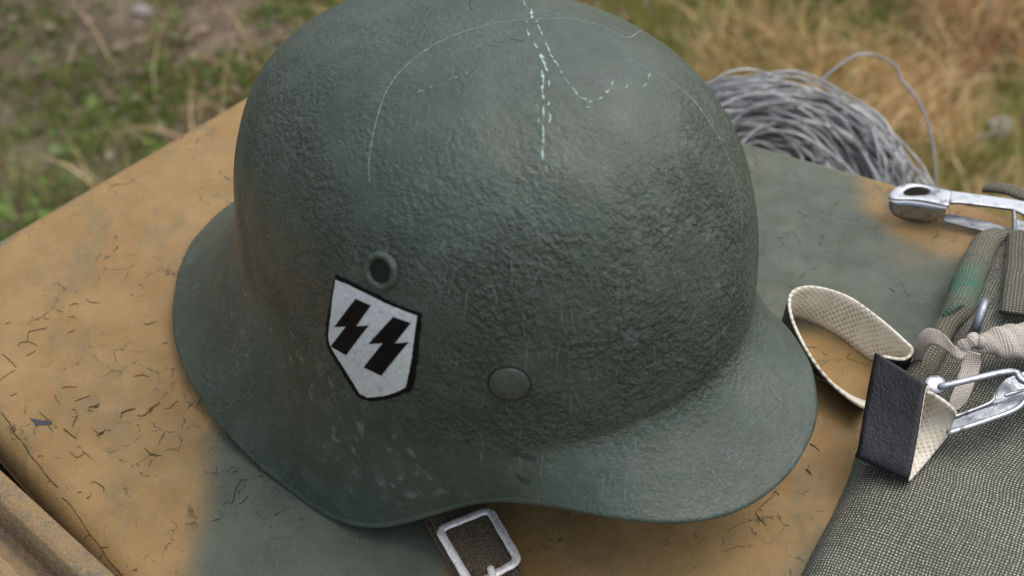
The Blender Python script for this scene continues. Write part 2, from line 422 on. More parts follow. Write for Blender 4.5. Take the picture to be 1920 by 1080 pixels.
def blades(name, X, Y, H, W, lean, cols, mat, segs=2):
    n = len(X); az = rng.uniform(0, 2*math.pi, n); la = az+rng.normal(0, .6, n)
    d = np.stack([np.cos(az), np.sin(az)], -1); ld = np.stack([np.cos(la), np.sin(la)], -1)
    Z = gheight(X, Y); lv = np.linspace(0, 1, segs+1); P = []
    for k, t in enumerate(lv):
        c = np.stack([X, Y, Z], -1); c[:, :2] += ld*(lean*H*t**2)[:, None]; c[:, 2] += H*t*(1-.35*lean*t)
        w = (W*(1-t)**.7*.5)
        if k < segs:
            a = c.copy(); a[:, :2] -= d*w[:, None]; b = c.copy(); b[:, :2] += d*w[:, None]; P += [a, b]
        else: P.append(c)
    S = len(P); V = np.stack(P, 1).reshape(-1, 3); F = []
    base = np.arange(n)*S; fl = []
    for k in range(segs-1): fl.append(np.stack([base+2*k, base+2*k+1, base+2*k+3, base+2*k+2], 1).tolist())
    k = segs-1; fl.append(np.stack([base+2*k, base+2*k+1, base+2*k+2], 1).tolist())
    F = [f for q in fl for f in q]
    C = np.repeat(cols, S, 0)
    return mesh(name, V, F, mat, smooth=True, attrs={'tint': C}, normals=False)

def scatter(n, x0, x1, y0, y1, dens):
    x = rng.uniform(x0, x1, n); y = rng.uniform(y0, y1, n); k = rng.random(n) < dens(x, y); return x[k], y[k]

def shades(n, table, x, y, seed):
    i = (np.clip(vnoise(x, y, 5, seed)*.7+rng.random(n)*.45, 0, .999)*len(table)).astype(int)
    return np.asarray(table)[i]*rng.uniform(1.3, 2.7, (n, 1))

right = lambda x: 1/(1+np.exp(-(x+.15)*6))
# short green turf and weeds
x, y = scatter(130000, -1.9, 1.9, .45, 3.4, lambda x, y: np.clip((.5*vnoise(x, y, 6, 1)+.5*vnoise(x, y, 17, 3)-.36)*5, 0, 1)*(1-.45*right(x)))
H = rng.uniform(.015, .055, len(x))*(.6+vnoise(x, y, 9, 5))
tag(blades('grass', x, y, H, rng.uniform(.003, .006, len(x)), rng.uniform(.1, .9, len(x)), shades(len(x), [(.045, .085, .018), (.07, .115, .022), (.105, .13, .03), (.14, .15, .045)], x, y, 2), M['grass']),
    'short green grass and turf growing in patches behind the vehicle', 'grass', kind='stuff')
# long dry grass, mostly on the right
x, y = scatter(80000, -1.6, 2.2, .9, 3.6, lambda x, y: np.clip((vnoise(x, y, 4.5, 11)-.36)*3.5, 0, 1)*(right(x-.1)*.995+.005))
H = rng.uniform(.05, .17, len(x))*(.5+vnoise(x, y, 4.5, 11))
tag(blades('dry_grass', x, y, H, rng.uniform(.0022, .005, len(x)), rng.uniform(.3, 1.3, len(x)), shades(len(x), [(.16, .145, .045), (.26, .18, .075), (.34, .23, .11), (.46, .35, .20), (.30, .16, .085)], x, y, 12), M['grass'], 3),
    'long straw coloured dry grass leaning in tufts at upper right', 'dry grass', kind='stuff')
# olive undergrowth between the dry tufts
x, y = scatter(70000, -.5, 2.2, .6, 3.6, lambda x, y: np.clip((.5*vnoise(x, y, 7, 21)+.5*vnoise(x, y, 3, 23)-.32)*4, 0, 1)*right(x))
H = rng.uniform(.02, .08, len(x))
tag(blades('olive_undergrowth', x, y, H, rng.uniform(.003, .007, len(x)), rng.uniform(.2, 1.0, len(x)), shades(len(x), [(.06, .075, .018), (.10, .11, .025), (.15, .16, .035), (.19, .18, .05)], x, y, 22), M['grass']),
    'olive green undergrowth between the dry grass tufts', 'undergrowth', kind='stuff')
# sparse field farther out, so that the lawn goes on outside the frame
x, y = scatter(60000, -9, 9, -2, 12, lambda x, y: ((np.abs(x) > 1.8) | (y > 3.3) | (y < .5))*np.clip((vnoise(x, y, 3, 31)-.3)*2, 0, 1))
H = rng.uniform(.04, .15, len(x))
tag(blades('field_grass', x, y, H, rng.uniform(.006, .012, len(x)), rng.uniform(.2, 1.0, len(x)), shades(len(x), [(.07, .09, .022), (.14, .13, .04), (.26, .19, .08)], x, y, 32), M['grass']),
    'rough field grass farther out around the vehicle', 'grass', kind='stuff')
# broad leaved weeds and dead leaves on the bare soil at the left
def leaves(name, n, box, dens, size, table, label, cat, tilt, seed):
    x, y = scatter(n, *box, dens); k = len(x); L = rng.uniform(*size, k); W = L*rng.uniform(.4, .75, k); az = rng.uniform(0, 2*math.pi, k)
    z = gheight(x, y)+rng.uniform(.004, .02, k); ti = rng.uniform(*tilt, k)
    d = np.stack([np.cos(az)*np.cos(ti), np.sin(az)*np.cos(ti), np.sin(ti)], -1); s = np.stack([-np.sin(az), np.cos(az), 0*az], -1)
    s[:, 2] = rng.normal(0, .3, k); c = np.stack([x, y, z], -1); up = np.array([0, 0, 1.])
    P = [c, c+d*(L*.4)[:, None]+s*(W*.5)[:, None]+up*(L*.12)[:, None], c+d*(L*.5)[:, None], c+d*(L*.4)[:, None]-s*(W*.5)[:, None]+up*(L*.12)[:, None], c+d*L[:, None]-up*(L*.15)[:, None]]
    V = np.stack(P, 1).reshape(-1, 3); b = np.arange(k)*5
    F = np.concatenate([np.stack([b, b+2, b+1], 1), np.stack([b, b+3, b+2], 1), np.stack([b+1, b+2, b+4], 1), np.stack([b+2, b+3, b+4], 1)]).tolist()
    C = np.repeat(shades(k, table, x, y, seed), 5, 0)
    tag(mesh(name, V, F, M['leaf'], attrs={'tint': C}, normals=False), label, cat, kind='stuff')
leaves('weed_leaves', 22000, (-1.9, .6, .5, 3.0), lambda x, y: np.clip((.4*vnoise(x, y, 5, 41)+.6*vnoise(x, y, 14, 43)-.48)*6, 0, 1)*(.35+.65*(y < 1.5+.3*x)), (.012, .04), [(.035, .085, .016), (.055, .11, .02), (.08, .135, .028), (.11, .15, .05)],
       'broad green weed leaves growing along the left edge of the vehicle', 'weeds', (0, .9), 42)
leaves('dead_leaves', 16000, (-1.9, 1.9, .5, 3.2), lambda x, y: np.clip((.5*vnoise(x, y, 4, 51)+.5*vnoise(x, y, 15, 53)-.3)*4, 0, 1)*(1-.7*right(x)), (.008, .030), [(.05, .036, .026), (.085, .062, .045), (.12, .088, .066), (.16, .125, .10), (.075, .036, .026)],
       'dry brown and mauve dead leaves scattered over the bare soil', 'leaf litter', (-.2, .4), 52)
def stone(pt, s, label):
    bm = bmesh.new(); bmesh.ops.create_icosphere(bm, subdivisions=3, radius=1)
    for v in bm.verts:
        k = 1+.18*math.sin(v.co.x*3+v.co.y*2)+.12*math.sin(v.co.z*5+v.co.x*4); v.co = Vector((v.co.x*s*1.4*k, v.co.y*s*k, v.co.z*s*.6*k))
    o = bm_obj('stone', bm, M['stone']); o.location = (pt[0], pt[1], float(gheight(np.array(pt[0]), np.array(pt[1])))+s*.25); o.rotation_euler.z = pt[0]*9
    tag(o, label, 'stone')
stone((0.84296, 1.53978, -0.92000), .021, 'larger pale stone lying in grass at far right, beyond the wire coil')
stone((0.90765, 1.91438, -0.92000), .03, 'pale stone lying in grass at the upper right corner')
stone((-0.69651, 1.92791, -0.92000), .016, 'small pale stone on bare soil at upper left')

# ---------------------------------------------------------------- vehicle: bonnet, side panel, hull
veh = empty('military_vehicle', (0, 0, GZ))
tag(veh, 'camouflaged tan and green vehicle bonnet with cracked paint carrying the helmet', 'vehicle')
def vpart(*a, **k):
    o = mesh(*a, **k); o.parent = veh; o.matrix_parent_inverse = Matrix.Translation((0, 0, -GZ)); return o
def line_x(p, d, q, e):
    A = np.array([[d[0], -e[0]], [d[1], -e[1]]]); t = np.linalg.solve(A, np.array(q)-np.array(p)); return np.array(p)+np.array(d)*t[0]
Lp = [(-0.24892, 0.11556, 0.00000), (-0.14146, 0.24152, 0.00000)]
Cp = [(-0.21576, -0.00978, 0.00000), (-0.14320, -0.09114, 0.00000)]
Rp = [(0.12442, 0.18257, 0.00000), (0.19880, 0.14116, 0.00000)]
Lp, Cp, Rp = [np.array(q)[:, :2] for q in (Lp, Cp, Rp)]
uL, uC, uR = [(q[1]-q[0])/np.linalg.norm(q[1]-q[0]) for q in (Lp, Cp, Rp)]
nL = np.array([-uL[1], uL[0]]); nC = np.array([uC[1], -uC[0]]); nR = np.array([-uR[1], uR[0]])   # outward
Lq = Lp[0]+nL*.003; Cq = Cp[0]+nC*.0075; Rq = Rp[0]+nR*.003
cA = line_x(Lq, uL, Cq, uC); cB = line_x(Lq, uL, Rq, uR); cC = Rq+uR*.42; cD = Cq+uC*.62
RAD_L, RAD_C, RAD_R = .012, .014, .010
def drop(d, r): d = np.clip(d, 0, r); return r-np.sqrt(np.maximum(r*r-(r-d)**2, 0))
def hood_z(x, y):
    p = np.stack([x, y], -1)
    return -drop(-(p-Lq)@nL, RAD_L)-drop(-(p-Cq)@nC, RAD_C)-drop(-(p-Rq)@nR, RAD_R)
def clus(n, a=.06):
    t = np.linspace(0, 1, n); return t-a*np.sin(2*math.pi*t)/(2*math.pi)*14*.9 if False else .5-.5*np.cos(math.pi*t)*(.75+.25*np.cos(math.pi*t)**2)
NU, NV = 420, 420
uu = np.concatenate([np.linspace(0, .05, 40)[:-1], np.linspace(.05, .95, NU-78), np.linspace(.95, 1, 40)[1:]])
vv = uu
U_, V_ = np.meshgrid(uu, vv, indexing='ij'); a = U_[..., None]; b = V_[..., None]
XY = cA*(1-a)*(1-b)+cD*a*(1-b)+cB*(1-a)*b+cC*a*b      # u along the groove edge, v away from the camera
hx, hy = XY[..., 0], XY[..., 1]; hz = hood_z(hx, hy)
def sdist(px, py, poly):
    P = np.asarray(poly)[:, :2]; d = np.full(px.shape, 9.); ins = np.zeros(px.shape, bool); n = len(P)
    for i in range(n):
        A, B = P[i], P[(i+1) % n]; e = B-A; w0, w1 = px-A[0], py-A[1]
        t = np.clip((w0*e[0]+w1*e[1])/(e@e), 0, 1); d = np.minimum(d, np.hypot(w0-e[0]*t, w1-e[1]*t))
        c = ((A[1] > py) != (B[1] > py)); 
        with np.errstate(divide='ignore', invalid='ignore'):
            ins ^= c & (px < (B[0]-A[0])*(py-A[1])/(B[1]-A[1]+1e-12)+A[0])
    return np.where(ins, -d, d)
greens = [(1.0, .011, [(-0.12212, -0.01539, 0.00000), (-0.12564, -0.03590, -0.00000), (-0.12223, -0.05822, 0.00000), (-0.12371, -0.09162, 0.00000), (-0.12911, -0.11973, 0.00000), (-0.02451, -0.12221, 0.00000), (-0.02421, -0.08666, 0.00000), (-0.02881, -0.06332, 0.00000), (-0.05693, -0.04621, 0.00000), (-0.07959, -0.03136, 0.00000), (-0.10764, -0.01579, 0.00000)]),
          (1.0, .010, [(0.09779, 0.19425, 0.00000), (0.12210, 0.18605, 0.00000), (0.15074, 0.17305, 0.00000), (0.17732, 0.15129, 0.00000), (0.17420, 0.12285, 0.00000), (0.18471, 0.10171, -0.00000), (0.20134, 0.08602, 0.00000), (0.21655, 0.07700, 0.00000), (0.24186, 0.05378, 0.00000), (0.22552, -0.00024, 0.00000), (0.18290, 0.01066, 0.00000), (0.16537, 0.01444, 0.00000), (0.14967, 0.02832, 0.00000), (0.13740, 0.03835, 0.00000), (0.12248, 0.03427, 0.00000), (0.11229, 0.02941, 0.00000), (0.10011, 0.04367, 0.00000), (0.08965, 0.12136, 0.00000)]),
          (1.0, .007, [(-0.26182, 0.05444, 0.00000), (-0.24367, 0.11539, 0.00000), (-0.23556, 0.13538, 0.00000), (-0.22352, 0.15256, 0.00000), (-0.23954, 0.14071, 0.00000), (-0.25136, 0.12481, 0.00000), (-0.27823, 0.09237, 0.00000)]),
          (.9, .004, [(-0.25891, 0.09570, 0.00000), (-0.24760, 0.11059, 0.00000), (-0.23388, 0.12847, 0.00000), (-0.21076, 0.15618, 0.00000), (-0.18389, 0.18843, 0.00000), (-0.16514, 0.21256, 0.00000), (-0.17234, 0.22153, 0.00000), (-0.22029, 0.16240, 0.00000), (-0.25227, 0.12822, 0.00000), (-0.26753, 0.10797, -0.00000)]),
          (.55, .010, [(0.08481, -0.09919, -0.00000), (0.10829, -0.07731, 0.00000), (0.12292, -0.06456, 0.00000), (0.13067, -0.06743, 0.00000), (0.09832, -0.13612, 0.00000), (0.07968, -0.13569, 0.00000)]),
          (.38, .012, [(-0.16697, -0.05976, 0.00000), (-0.15819, -0.04072, 0.00000), (-0.14332, -0.01481, 0.00000), (-0.13515, -0.02400, 0.00000), (-0.14688, -0.04384, 0.00000), (-0.15693, -0.06797, 0.00000)]),
          (.30, .012, [(-0.16408, 0.12115, 0.00000), (-0.15157, 0.16009, 0.00000), (-0.14252, 0.17367, 0.00000), (-0.13518, 0.12022, 0.00000), (-0.14776, 0.10016, 0.00000), (-0.15472, 0.06578, 0.00000), (-0.16620, 0.08889, 0.00000)])]
camo = np.zeros(hx.shape)
for amt, soft, poly in greens:
    s = sdist(hx, hy, poly); camo = np.maximum(camo, amt*np.clip(.5-s/(2*soft), 0, 1))
dC = -(np.stack([hx, hy], -1)-Cq)@nC
grime_and_shade = .8*np.clip(1-dC/.006, 0, 1)  # painted shade: bonnet rounding darkens towards the gap
n0, n1 = hx.shape
V = np.stack([hx, hy, hz], -1)
V = [tuple(v) for v in V.reshape(-1, 3)]; F = [(i*n1+j, (i+1)*n1+j, (i+1)*n1+j+1, i*n1+j+1) for i in range(n0-1) for j in range(n1-1)]
camoL = list(camo.ravel()); grL = list(grime_and_shade.ravel())
def skirt(idx):
    o = len(V)
    for k in idx:
        v = V[k]; V.append((v[0], v[1], -.22)); camoL.append(camoL[k]); grL.append(grL[k])
    for q in range(len(idx)-1): F.append((idx[q], idx[q+1], o+q+1, o+q))
skirt([i*n1 for i in range(n0)]); skirt([i*n1+n1-1 for i in range(n0)]); skirt([j for j in range(n1)]); skirt([(n0-1)*n1+j for j in range(n1)])
hood = vpart('bonnet_panel', V, F, M['hood'], normals=False, attrs={'camo': camoL, 'grime_and_shade': grL})

# neighbouring panel across the gap, with a muddy channel, then the next plate
Gp = np.array([(-0.20551, -0.04167, 0.00700), (-0.14735, -0.09632, 0.00700)])[:, :2]; uG = (Gp[1]-Gp[0])/np.linalg.norm(Gp[1]-Gp[0]); nG = np.array([uG[1], -uG[0]])
prof = [(0, -.10), (0, -.020), (.0002, -.0140), (.0008, -.0128), (.002, -.0122), (.010, -.0125), (.014, -.0135), (.018, -.0165), (.022, -.0195), (.027, -.0205), (.031, -.0200), (.0335, -.0185), (.034, -.0140), (.035, -.0125), (.038, -.0118), (.06, -.012), (.10, -.014), (.16, -.02), (.17, -.03), (.172, -.22)]
pw = np.array(prof); pw[(pw[:, 0] > .003) & (pw[:, 0] < .05), 0] *= .66; k = np.linspace(0, len(pw)-1, 150); pi_ = np.stack([np.interp(k, np.arange(len(pw)), pw[:, 0]), np.interp(k, np.arange(len(pw)), pw[:, 1])], 1)
ss = np.linspace(-.22, .55, 200)
bend = .0025*np.sin(ss*9)
V = []; gr = []
for s, bd in zip(ss, bend):
    p = Gp[0]+uG*s
    for w, z in pi_:
        q = p+nG*(w+(bd if w > .02 else 0)); V.append((q[0], q[1], z+.0192 if z > -.06 else z)); gr.append(max(0, min(1, 1.25-abs(w-.0150)/.0060)))
m_ = len(pi_); F = [(i*m_+j, i*m_+j+1, (i+1)*m_+j+1, (i+1)*m_+j) for i in range(len(ss)-1) for j in range(m_-1)]
vpart('side_panel', V, F, M['side'], attrs={'grime_and_shade': gr})
# hull below, so that the bonnet stands on something
def prism(poly, z0, z1):
    n = len(poly); V = [(p[0], p[1], z0) for p in poly]+[(p[0], p[1], z1) for p in poly]
    return V, [tuple(range(n))[::-1], tuple(range(n, 2*n))]+[(i, (i+1) % n, n+(i+1) % n, n+i) for i in range(n)]
cen = (cA+cB+cC+cD)/4; inset = [c+(cen-c)*.03 for c in (cA, cD, cC, cB)]
V, F = prism(inset, GZ+.02-0.04, -.05); vpart('hull', V, F, M['side'], smooth=False)
sp = [Gp[0]+uG*-.2+nG*.004, Gp[0]+uG*.53+nG*.004, Gp[0]+uG*.53+nG*.165, Gp[0]+uG*-.2+nG*.165]
V, F = prism(sp, GZ-.02, -.06); vpart('side_hull', V, F, M['side'], smooth=False)
# low ledge behind the bonnet that carries the wire coil
lp = [Rq+uR*-.12+nR*.004, Rq+uR*.30+nR*.004, Rq+uR*.30+nR*.22, Rq+uR*-.12+nR*.22]
V, F = prism(lp, -.26, -.235); vpart('rear_ledge', V, F, M['side'], smooth=False)

# cracks: narrow dark gaps with one lifted lip, lying on the bonnet
def strip_on(pts, w, lift, zf, jitter=.25, taper=True):
    p = np.asarray(pts, float)[:, :2]; seg = max(3, int(np.linalg.norm(np.diff(p, axis=0), axis=1).sum()/.0011))
    t = np.linspace(0, len(p)-1, seg*1+1); q = np.stack([np.interp(t, np.arange(len(p)), p[:, i]) for i in (0, 1)], 1)
    q[1:-1] += rng.normal(0, w*.38, (len(q)-2, 2)); T = np.gradient(q, axis=0); T /= np.linalg.norm(T, axis=1)[:, None]+1e-9; N = np.stack([-T[:, 1], T[:, 0]], 1)
    ww = w*.5*(1+jitter*rng.normal(0, 1, len(q)))
    if taper: ww = ww*np.clip(np.minimum(np.arange(len(q))+.35, len(q)-.65-np.arange(len(q)))/2, .25, 1)
    a, b = q+N*ww[:, None], q-N*ww[:, None]; V = []
    for P in (a, b):
        z = zf(P[:, 0], P[:, 1])+lift; V += [(x, y, c) for (x, y), c in zip(P, z)]
    n = len(q); return V, [(i, i+1, n+i+1, n+i) for i in range(n-1)], N, q, ww
CR = [
    (0.000273, [(-0.21691, -0.00415), (-0.21348, -0.00836), (-0.21110, -0.01115), (-0.20804, -0.01661), (-0.20449, -0.02025), (-0.20108, -0.02473), (-0.19847, -0.02870), (-0.19459, -0.03267), (-0.19119, -0.03742), (-0.18688, -0.04215), (-0.18313, -0.04597)]),
    (0.000182, [(-0.18122, -0.05012), (-0.17732, -0.05347), (-0.17292, -0.05919), (-0.16588, -0.06879), (-0.16104, -0.07429), (-0.15719, -0.07968), (-0.15204, -0.08577), (-0.14831, -0.08953)]),
    (0.000273, [(-0.20709, -0.00073), (-0.20673, -0.00351), (-0.20622, -0.00765)]),
    (0.000212, [(-0.20034, -0.00507), (-0.19688, -0.00836), (-0.19390, -0.01117)]),
    (0.000121, [(-0.20035, -0.01369), (-0.19986, -0.01594), (-0.19912, -0.01819)]),
    (0.000182, [(-0.19479, -0.01294), (-0.19162, -0.01661)]),
    (0.000121, [(-0.18393, -0.00690), (-0.18342, -0.00919), (-0.18445, -0.01052), (-0.18438, -0.01233), (-0.18473, -0.01367)]),
    (0.000182, [(-0.18803, -0.01510), (-0.18481, -0.01769), (-0.18154, -0.02061)]),
    (0.000121, [(-0.18191, -0.01688), (-0.18140, -0.02061)]),
    (0.000152, [(-0.18265, -0.02722), (-0.17843, -0.03165), (-0.17650, -0.02929), (-0.17646, -0.02826), (-0.17182, -0.03242)]),
    (0.000121, [(-0.17853, -0.02534), (-0.17656, -0.02843)]),
    (0.000273, [(-0.17988, -0.00260), (-0.17748, -0.00285), (-0.17564, -0.00207)]),
    (0.000182, [(-0.17332, -0.01933), (-0.17087, -0.01851), (-0.17058, -0.01674), (-0.17049, -0.01558)]),
    (0.000152, [(-0.16968, -0.01632), (-0.16770, -0.01637)]),
    (0.000152, [(-0.16518, -0.00924), (-0.16526, -0.00650), (-0.16357, -0.00563), (-0.15987, -0.00408)]),
    (0.000152, [(-0.15844, -0.00806), (-0.15632, -0.00875), (-0.15411, -0.00635), (-0.15328, -0.00362), (-0.15084, -0.00230)]),
    (0.000121, [(-0.15774, -0.01351), (-0.15633, -0.01400), (-0.15585, -0.01759)]),
    (0.000242, [(-0.15243, -0.02604), (-0.15073, -0.02826), (-0.14875, -0.03021), (-0.14556, -0.03184)]),
    (0.000152, [(-0.14843, -0.03022), (-0.14406, -0.03119)]),
    (0.000121, [(-0.14759, -0.03307), (-0.14824, -0.03476), (-0.14810, -0.03730)]),
    (0.000152, [(-0.12295, -0.04091), (-0.12006, -0.04116), (-0.12109, -0.03718)]),
    (0.000121, [(-0.16729, -0.04474), (-0.16427, -0.04770), (-0.16386, -0.05057)]),
    (0.000212, [(-0.19523, -0.03008), (-0.19446, -0.02924), (-0.19358, -0.02969), (-0.19268, -0.03126)]),
    (0.000182, [(-0.17435, -0.04997), (-0.17354, -0.04934), (-0.17266, -0.04994)]),
    (0.000152, [(-0.17027, -0.05284), (-0.16901, -0.05287)]),
    (0.000182, [(-0.16223, -0.07865), (-0.16046, -0.07847), (-0.15913, -0.07760)]),
    (0.000212, [(-0.16027, -0.07507), (-0.15828, -0.07588), (-0.15673, -0.07607)]),
    (0.000364, [(-0.15478, -0.08555), (-0.15302, -0.08685), (-0.15020, -0.08839)]),
    (0.000182, [(-0.11861, -0.06571), (-0.11598, -0.06476)]),
    (0.000152, [(-0.15815, -0.08228), (-0.15710, -0.08156)]),
    (0.000197, [(-0.21634, 0.03920), (-0.21716, 0.04341), (-0.21735, 0.04510), (-0.21327, 0.04634), (-0.20948, 0.04741)]),
    (0.000197, [(-0.22011, 0.03599), (-0.21928, 0.03812), (-0.21599, 0.03869), (-0.21091, 0.03572)]),
    (0.000148, [(-0.21477, 0.02928), (-0.21290, 0.03085), (-0.21110, 0.03276)]),
    (0.000296, [(-0.22547, 0.03122), (-0.22121, 0.02703), (-0.21690, 0.02209)]),
    (0.000123, [(-0.22178, 0.01510), (-0.21981, 0.01820), (-0.21705, 0.02050)]),
    (0.000148, [(-0.21523, 0.00484), (-0.21253, 0.00630)]),
    (0.000197, [(-0.19939, 0.04373), (-0.19687, 0.04534)]),
    (0.000197, [(-0.16639, 0.04903), (-0.16452, 0.04830), (-0.16206, 0.04942)]),
    (0.000148, [(-0.15587, 0.03544), (-0.15315, 0.03619)]),
    (0.000148, [(-0.19428, 0.00918), (-0.19109, 0.00971), (-0.18765, 0.00915)]),
    (0.000246, [(-0.16521, -0.00933), (-0.16535, -0.00591), (-0.16283, -0.00493), (-0.16025, -0.00426)]),
    (0.000246, [(-0.15335, -0.00639), (-0.15221, -0.00373), (-0.15007, -0.00048)]),
    (0.000197, [(-0.14776, -0.00430), (-0.14537, -0.00437), (-0.14392, -0.00140), (-0.14281, -0.00023)]),
    (0.000296, [(-0.18016, -0.00250), (-0.17749, -0.00228), (-0.17568, -0.00052)]),
    (0.000148, [(-0.18693, 0.00101), (-0.18397, 0.00244), (-0.18100, 0.00388)]),
    (0.000197, [(-0.18470, -0.00507), (-0.18343, -0.00882), (-0.18424, -0.01101), (-0.18395, -0.01468)]),
    (0.000197, [(-0.13340, 0.00103), (-0.13402, -0.00198), (-0.13215, -0.00354)]),
    (0.000197, [(-0.13192, -0.00504), (-0.13091, -0.00805)]),
    (0.000197, [(-0.11446, -0.04092), (-0.11325, -0.04068), (-0.11205, -0.03962)]),
    (0.000246, [(-0.10719, -0.04517), (-0.10980, -0.04483), (-0.11166, -0.05001), (-0.11145, -0.05529), (-0.11219, -0.05723)]),
    (0.000197, [(-0.10611, -0.05346), (-0.10771, -0.05669), (-0.10911, -0.05757)]),
    (0.000197, [(-0.11219, -0.05723), (-0.11441, -0.05587), (-0.11535, -0.05780)]),
    (0.000148, [(-0.16450, 0.01504), (-0.16135, 0.01606), (-0.15779, 0.01485)]),
    (0.000123, [(-0.19681, 0.00586), (-0.19459, 0.00198), (-0.19295, -0.00034)]),
    (0.000148, [(-0.16732, -0.04521), (-0.16418, -0.04797), (-0.16353, -0.04958)]),
    (0.000123, [(-0.17587, -0.01490), (-0.17241, -0.01862), (-0.17057, -0.01722), (-0.17028, -0.01505)]),
    (0.000197, [(-0.18772, -0.01458), (-0.18350, -0.01904), (-0.18136, -0.02053)]),
    (0.000148, [(-0.15722, -0.00881), (-0.15465, -0.00814)]),
    (0.000123, [(-0.21268, 0.05350), (-0.21042, 0.05378)]),
    (0.000123, [(-0.20294, 0.06192), (-0.20097, 0.06363), (-0.19910, 0.06322)]),
    (0.000123, [(-0.22940, 0.05056), (-0.22741, 0.05187)]),
    (0.000148, [(-0.20825, 0.05945), (-0.20501, 0.05813)]),
    (0.000123, [(-0.20173, 0.05404), (-0.19958, 0.05484), (-0.19735, 0.05270)]),
    (0.000123, [(-0.19640, 0.06704), (-0.19403, 0.06430), (-0.18917, 0.06362)]),
    (0.000197, [(-0.11805, -0.06545), (-0.11563, -0.06488)]),
    (0.000167, [(0.12006, -0.03154), (0.12171, -0.03325), (0.12309, -0.03542)]),
    (0.000167, [(0.11607, -0.04547), (0.11775, -0.04825)]),
    (0.000167, [(0.09289, -0.06734), (0.09409, -0.07059), (0.09620, -0.07331)]),
    (0.000125, [(0.10275, -0.05552), (0.09994, -0.05989), (0.09606, -0.06308)]),
    (0.000125, [(0.09505, -0.06414), (0.09799, -0.06149)]),
    (0.000121, [(0.11990, -0.03211), (0.12177, -0.03319), (0.12316, -0.03547)]),
    (0.000121, [(0.11572, -0.04517), (0.11739, -0.04647), (0.11773, -0.04814)]),
    (0.000091, [(0.10128, -0.05671), (0.10308, -0.05716), (0.10313, -0.05878)]),
    (0.000152, [(0.10177, -0.09358), (0.10183, -0.09576), (0.10147, -0.09720)]),
    (0.000085, [(0.00908, -0.08162), (0.01164, -0.08116), (0.01287, -0.08225)]),
    (0.000085, [(0.00355, -0.08333), (0.00567, -0.08312)]),
    (0.000159, [(0.14466, 0.01862), (0.14729, 0.02049)]),
    (0.000119, [(0.17327, 0.06291), (0.17500, 0.05998)]),
]
parts = []; lips = []
for w, pts in list(CR):                     # short side branches
    for p in pts:
        if rng.random() < .10:
            a_ = rng.uniform(0, 6.28); l_ = rng.uniform(.0012, .0045); q = np.array(p)
            CR.append((w*.45, [tuple(q), tuple(q+l_*.5*np.array((math.cos(a_), math.sin(a_)))), tuple(q+l_*np.array((math.cos(a_+.6), math.sin(a_+.6))))]))
for w, pts in CR:
    V, F, N, q, ww = strip_on(pts, w, .00012, hood_z); parts.append((V, F))
    # lip: a small raised wedge on the far side of the gap
    n = len(q); A = q+N*ww[:, None]; B = q+N*(ww+w*.55)[:, None]
    if (N[:, 1].mean() < 0): A = q-N*ww[:, None]; B = q-N*(ww+w*.55)[:, None]
    za = hood_z(A[:, 0], A[:, 1])+.00045; zb = hood_z(B[:, 0], B[:, 1])+.00005
    lips.append(([(x, y, z) for (x, y), z in zip(A, za)]+[(x, y, z) for (x, y), z in zip(B, zb)], [(i, i+1, n+i+1, n+i) for i in range(n-1)]))
V, F, _ = join(parts); o = vpart('paint_cracks', V, F, M['crack'], normals=False); o['kind'] = 'stuff'
V, F, _ = join(lips); o = vpart('lifted_paint', V, F, M['hood'], normals=False, attrs={'camo': [0]*len(V)}); o['kind'] = 'stuff'
chip = np.array([(-0.20385, -0.00835, 0.00000), (-0.20105, -0.00898, -0.00000), (-0.19782, -0.00997, 0.00000), (-0.19589, -0.00975, -0.00000), (-0.19359, -0.01163, 0.00000), (-0.19517, -0.01275, -0.00000), (-0.19823, -0.01240, -0.00000), (-0.19960, -0.01353, 0.00000), (-0.20122, -0.01097, 0.00000)])
V = [(p[0], p[1], float(hood_z(np.array(p[0]), np.array(p[1])))+.0002) for p in chip]; vpart('paint_chip', V, [tuple(range(len(V)))], M['chip'], smooth=False)['label'] = 'dark blue grey bare patch where the tan paint flaked off'
# ---------------------------------------------------------------- helmet
hel = empty('steel_helmet', (0.00162, 0.00575, 0), (0, -0.00656, -0.78404))
tag(hel, 'dark green painted steel helmet with shield decal lying on the tan and green bonnet', 'helmet')
bpy.context.view_layer.update()
AF, AB, BB, HH, PP, QQ, Z0 = 0.09594, 0.13248, 0.09191, 0.16789, 3.6352, 2.2254, .04
RR = [0.124672, -0.026419, 0.02826, -9.7e-05, 0.005689, -9.1e-05, -0.000249, -0.001477]
RZ = [0.019812, 0.019877, 0.009998, -0.001876, -0.006426, -0.001346]
def rim(th):
    c = np.cos(np.outer(th, np.arange(len(RR)))); d = np.cos(np.outer(th, np.arange(len(RZ))))
    return c@np.array(RR), d@np.array(RZ)
NTH = 540
tp = np.linspace(0, 2*math.pi, NTH, endpoint=False)
aa = np.where(np.cos(tp) > 0, AF, AB)
dx, dy = aa*np.cos(tp), BB*np.sin(tp); th = np.arctan2(dy, dx); er = np.hypot(dx, dy)
fr = np.clip(np.cos(th), 0, 1); bk = np.clip(-np.cos(th), 0, 1); sd_ = np.abs(np.sin(th))
zc = .050+.017*fr**1.2+.024*bk
rr, rz = rim(th)
sc = lambda z: (1-np.clip((z-Z0)/(HH-Z0), 0, 1)**PP)**(1/QQ)
ff = .72*fr**.7+.46*bk**.7+.80*(1-np.maximum(fr, bk)**.7)
rows = []
for t in np.linspace(1, 0, 70):
    z = zc+(HH-zc)*math.sin(t*math.pi/2); rows.append((er*sc(z), z))
rd = er*sc(zc); dz = zc-rz
Q0 = (rd, zc); Q3 = (rr, rz); Qc = (rd+.001, rz+ff*dz)
k1 = .62+.10*fr-.10*bk; k2 = .55+.1*fr
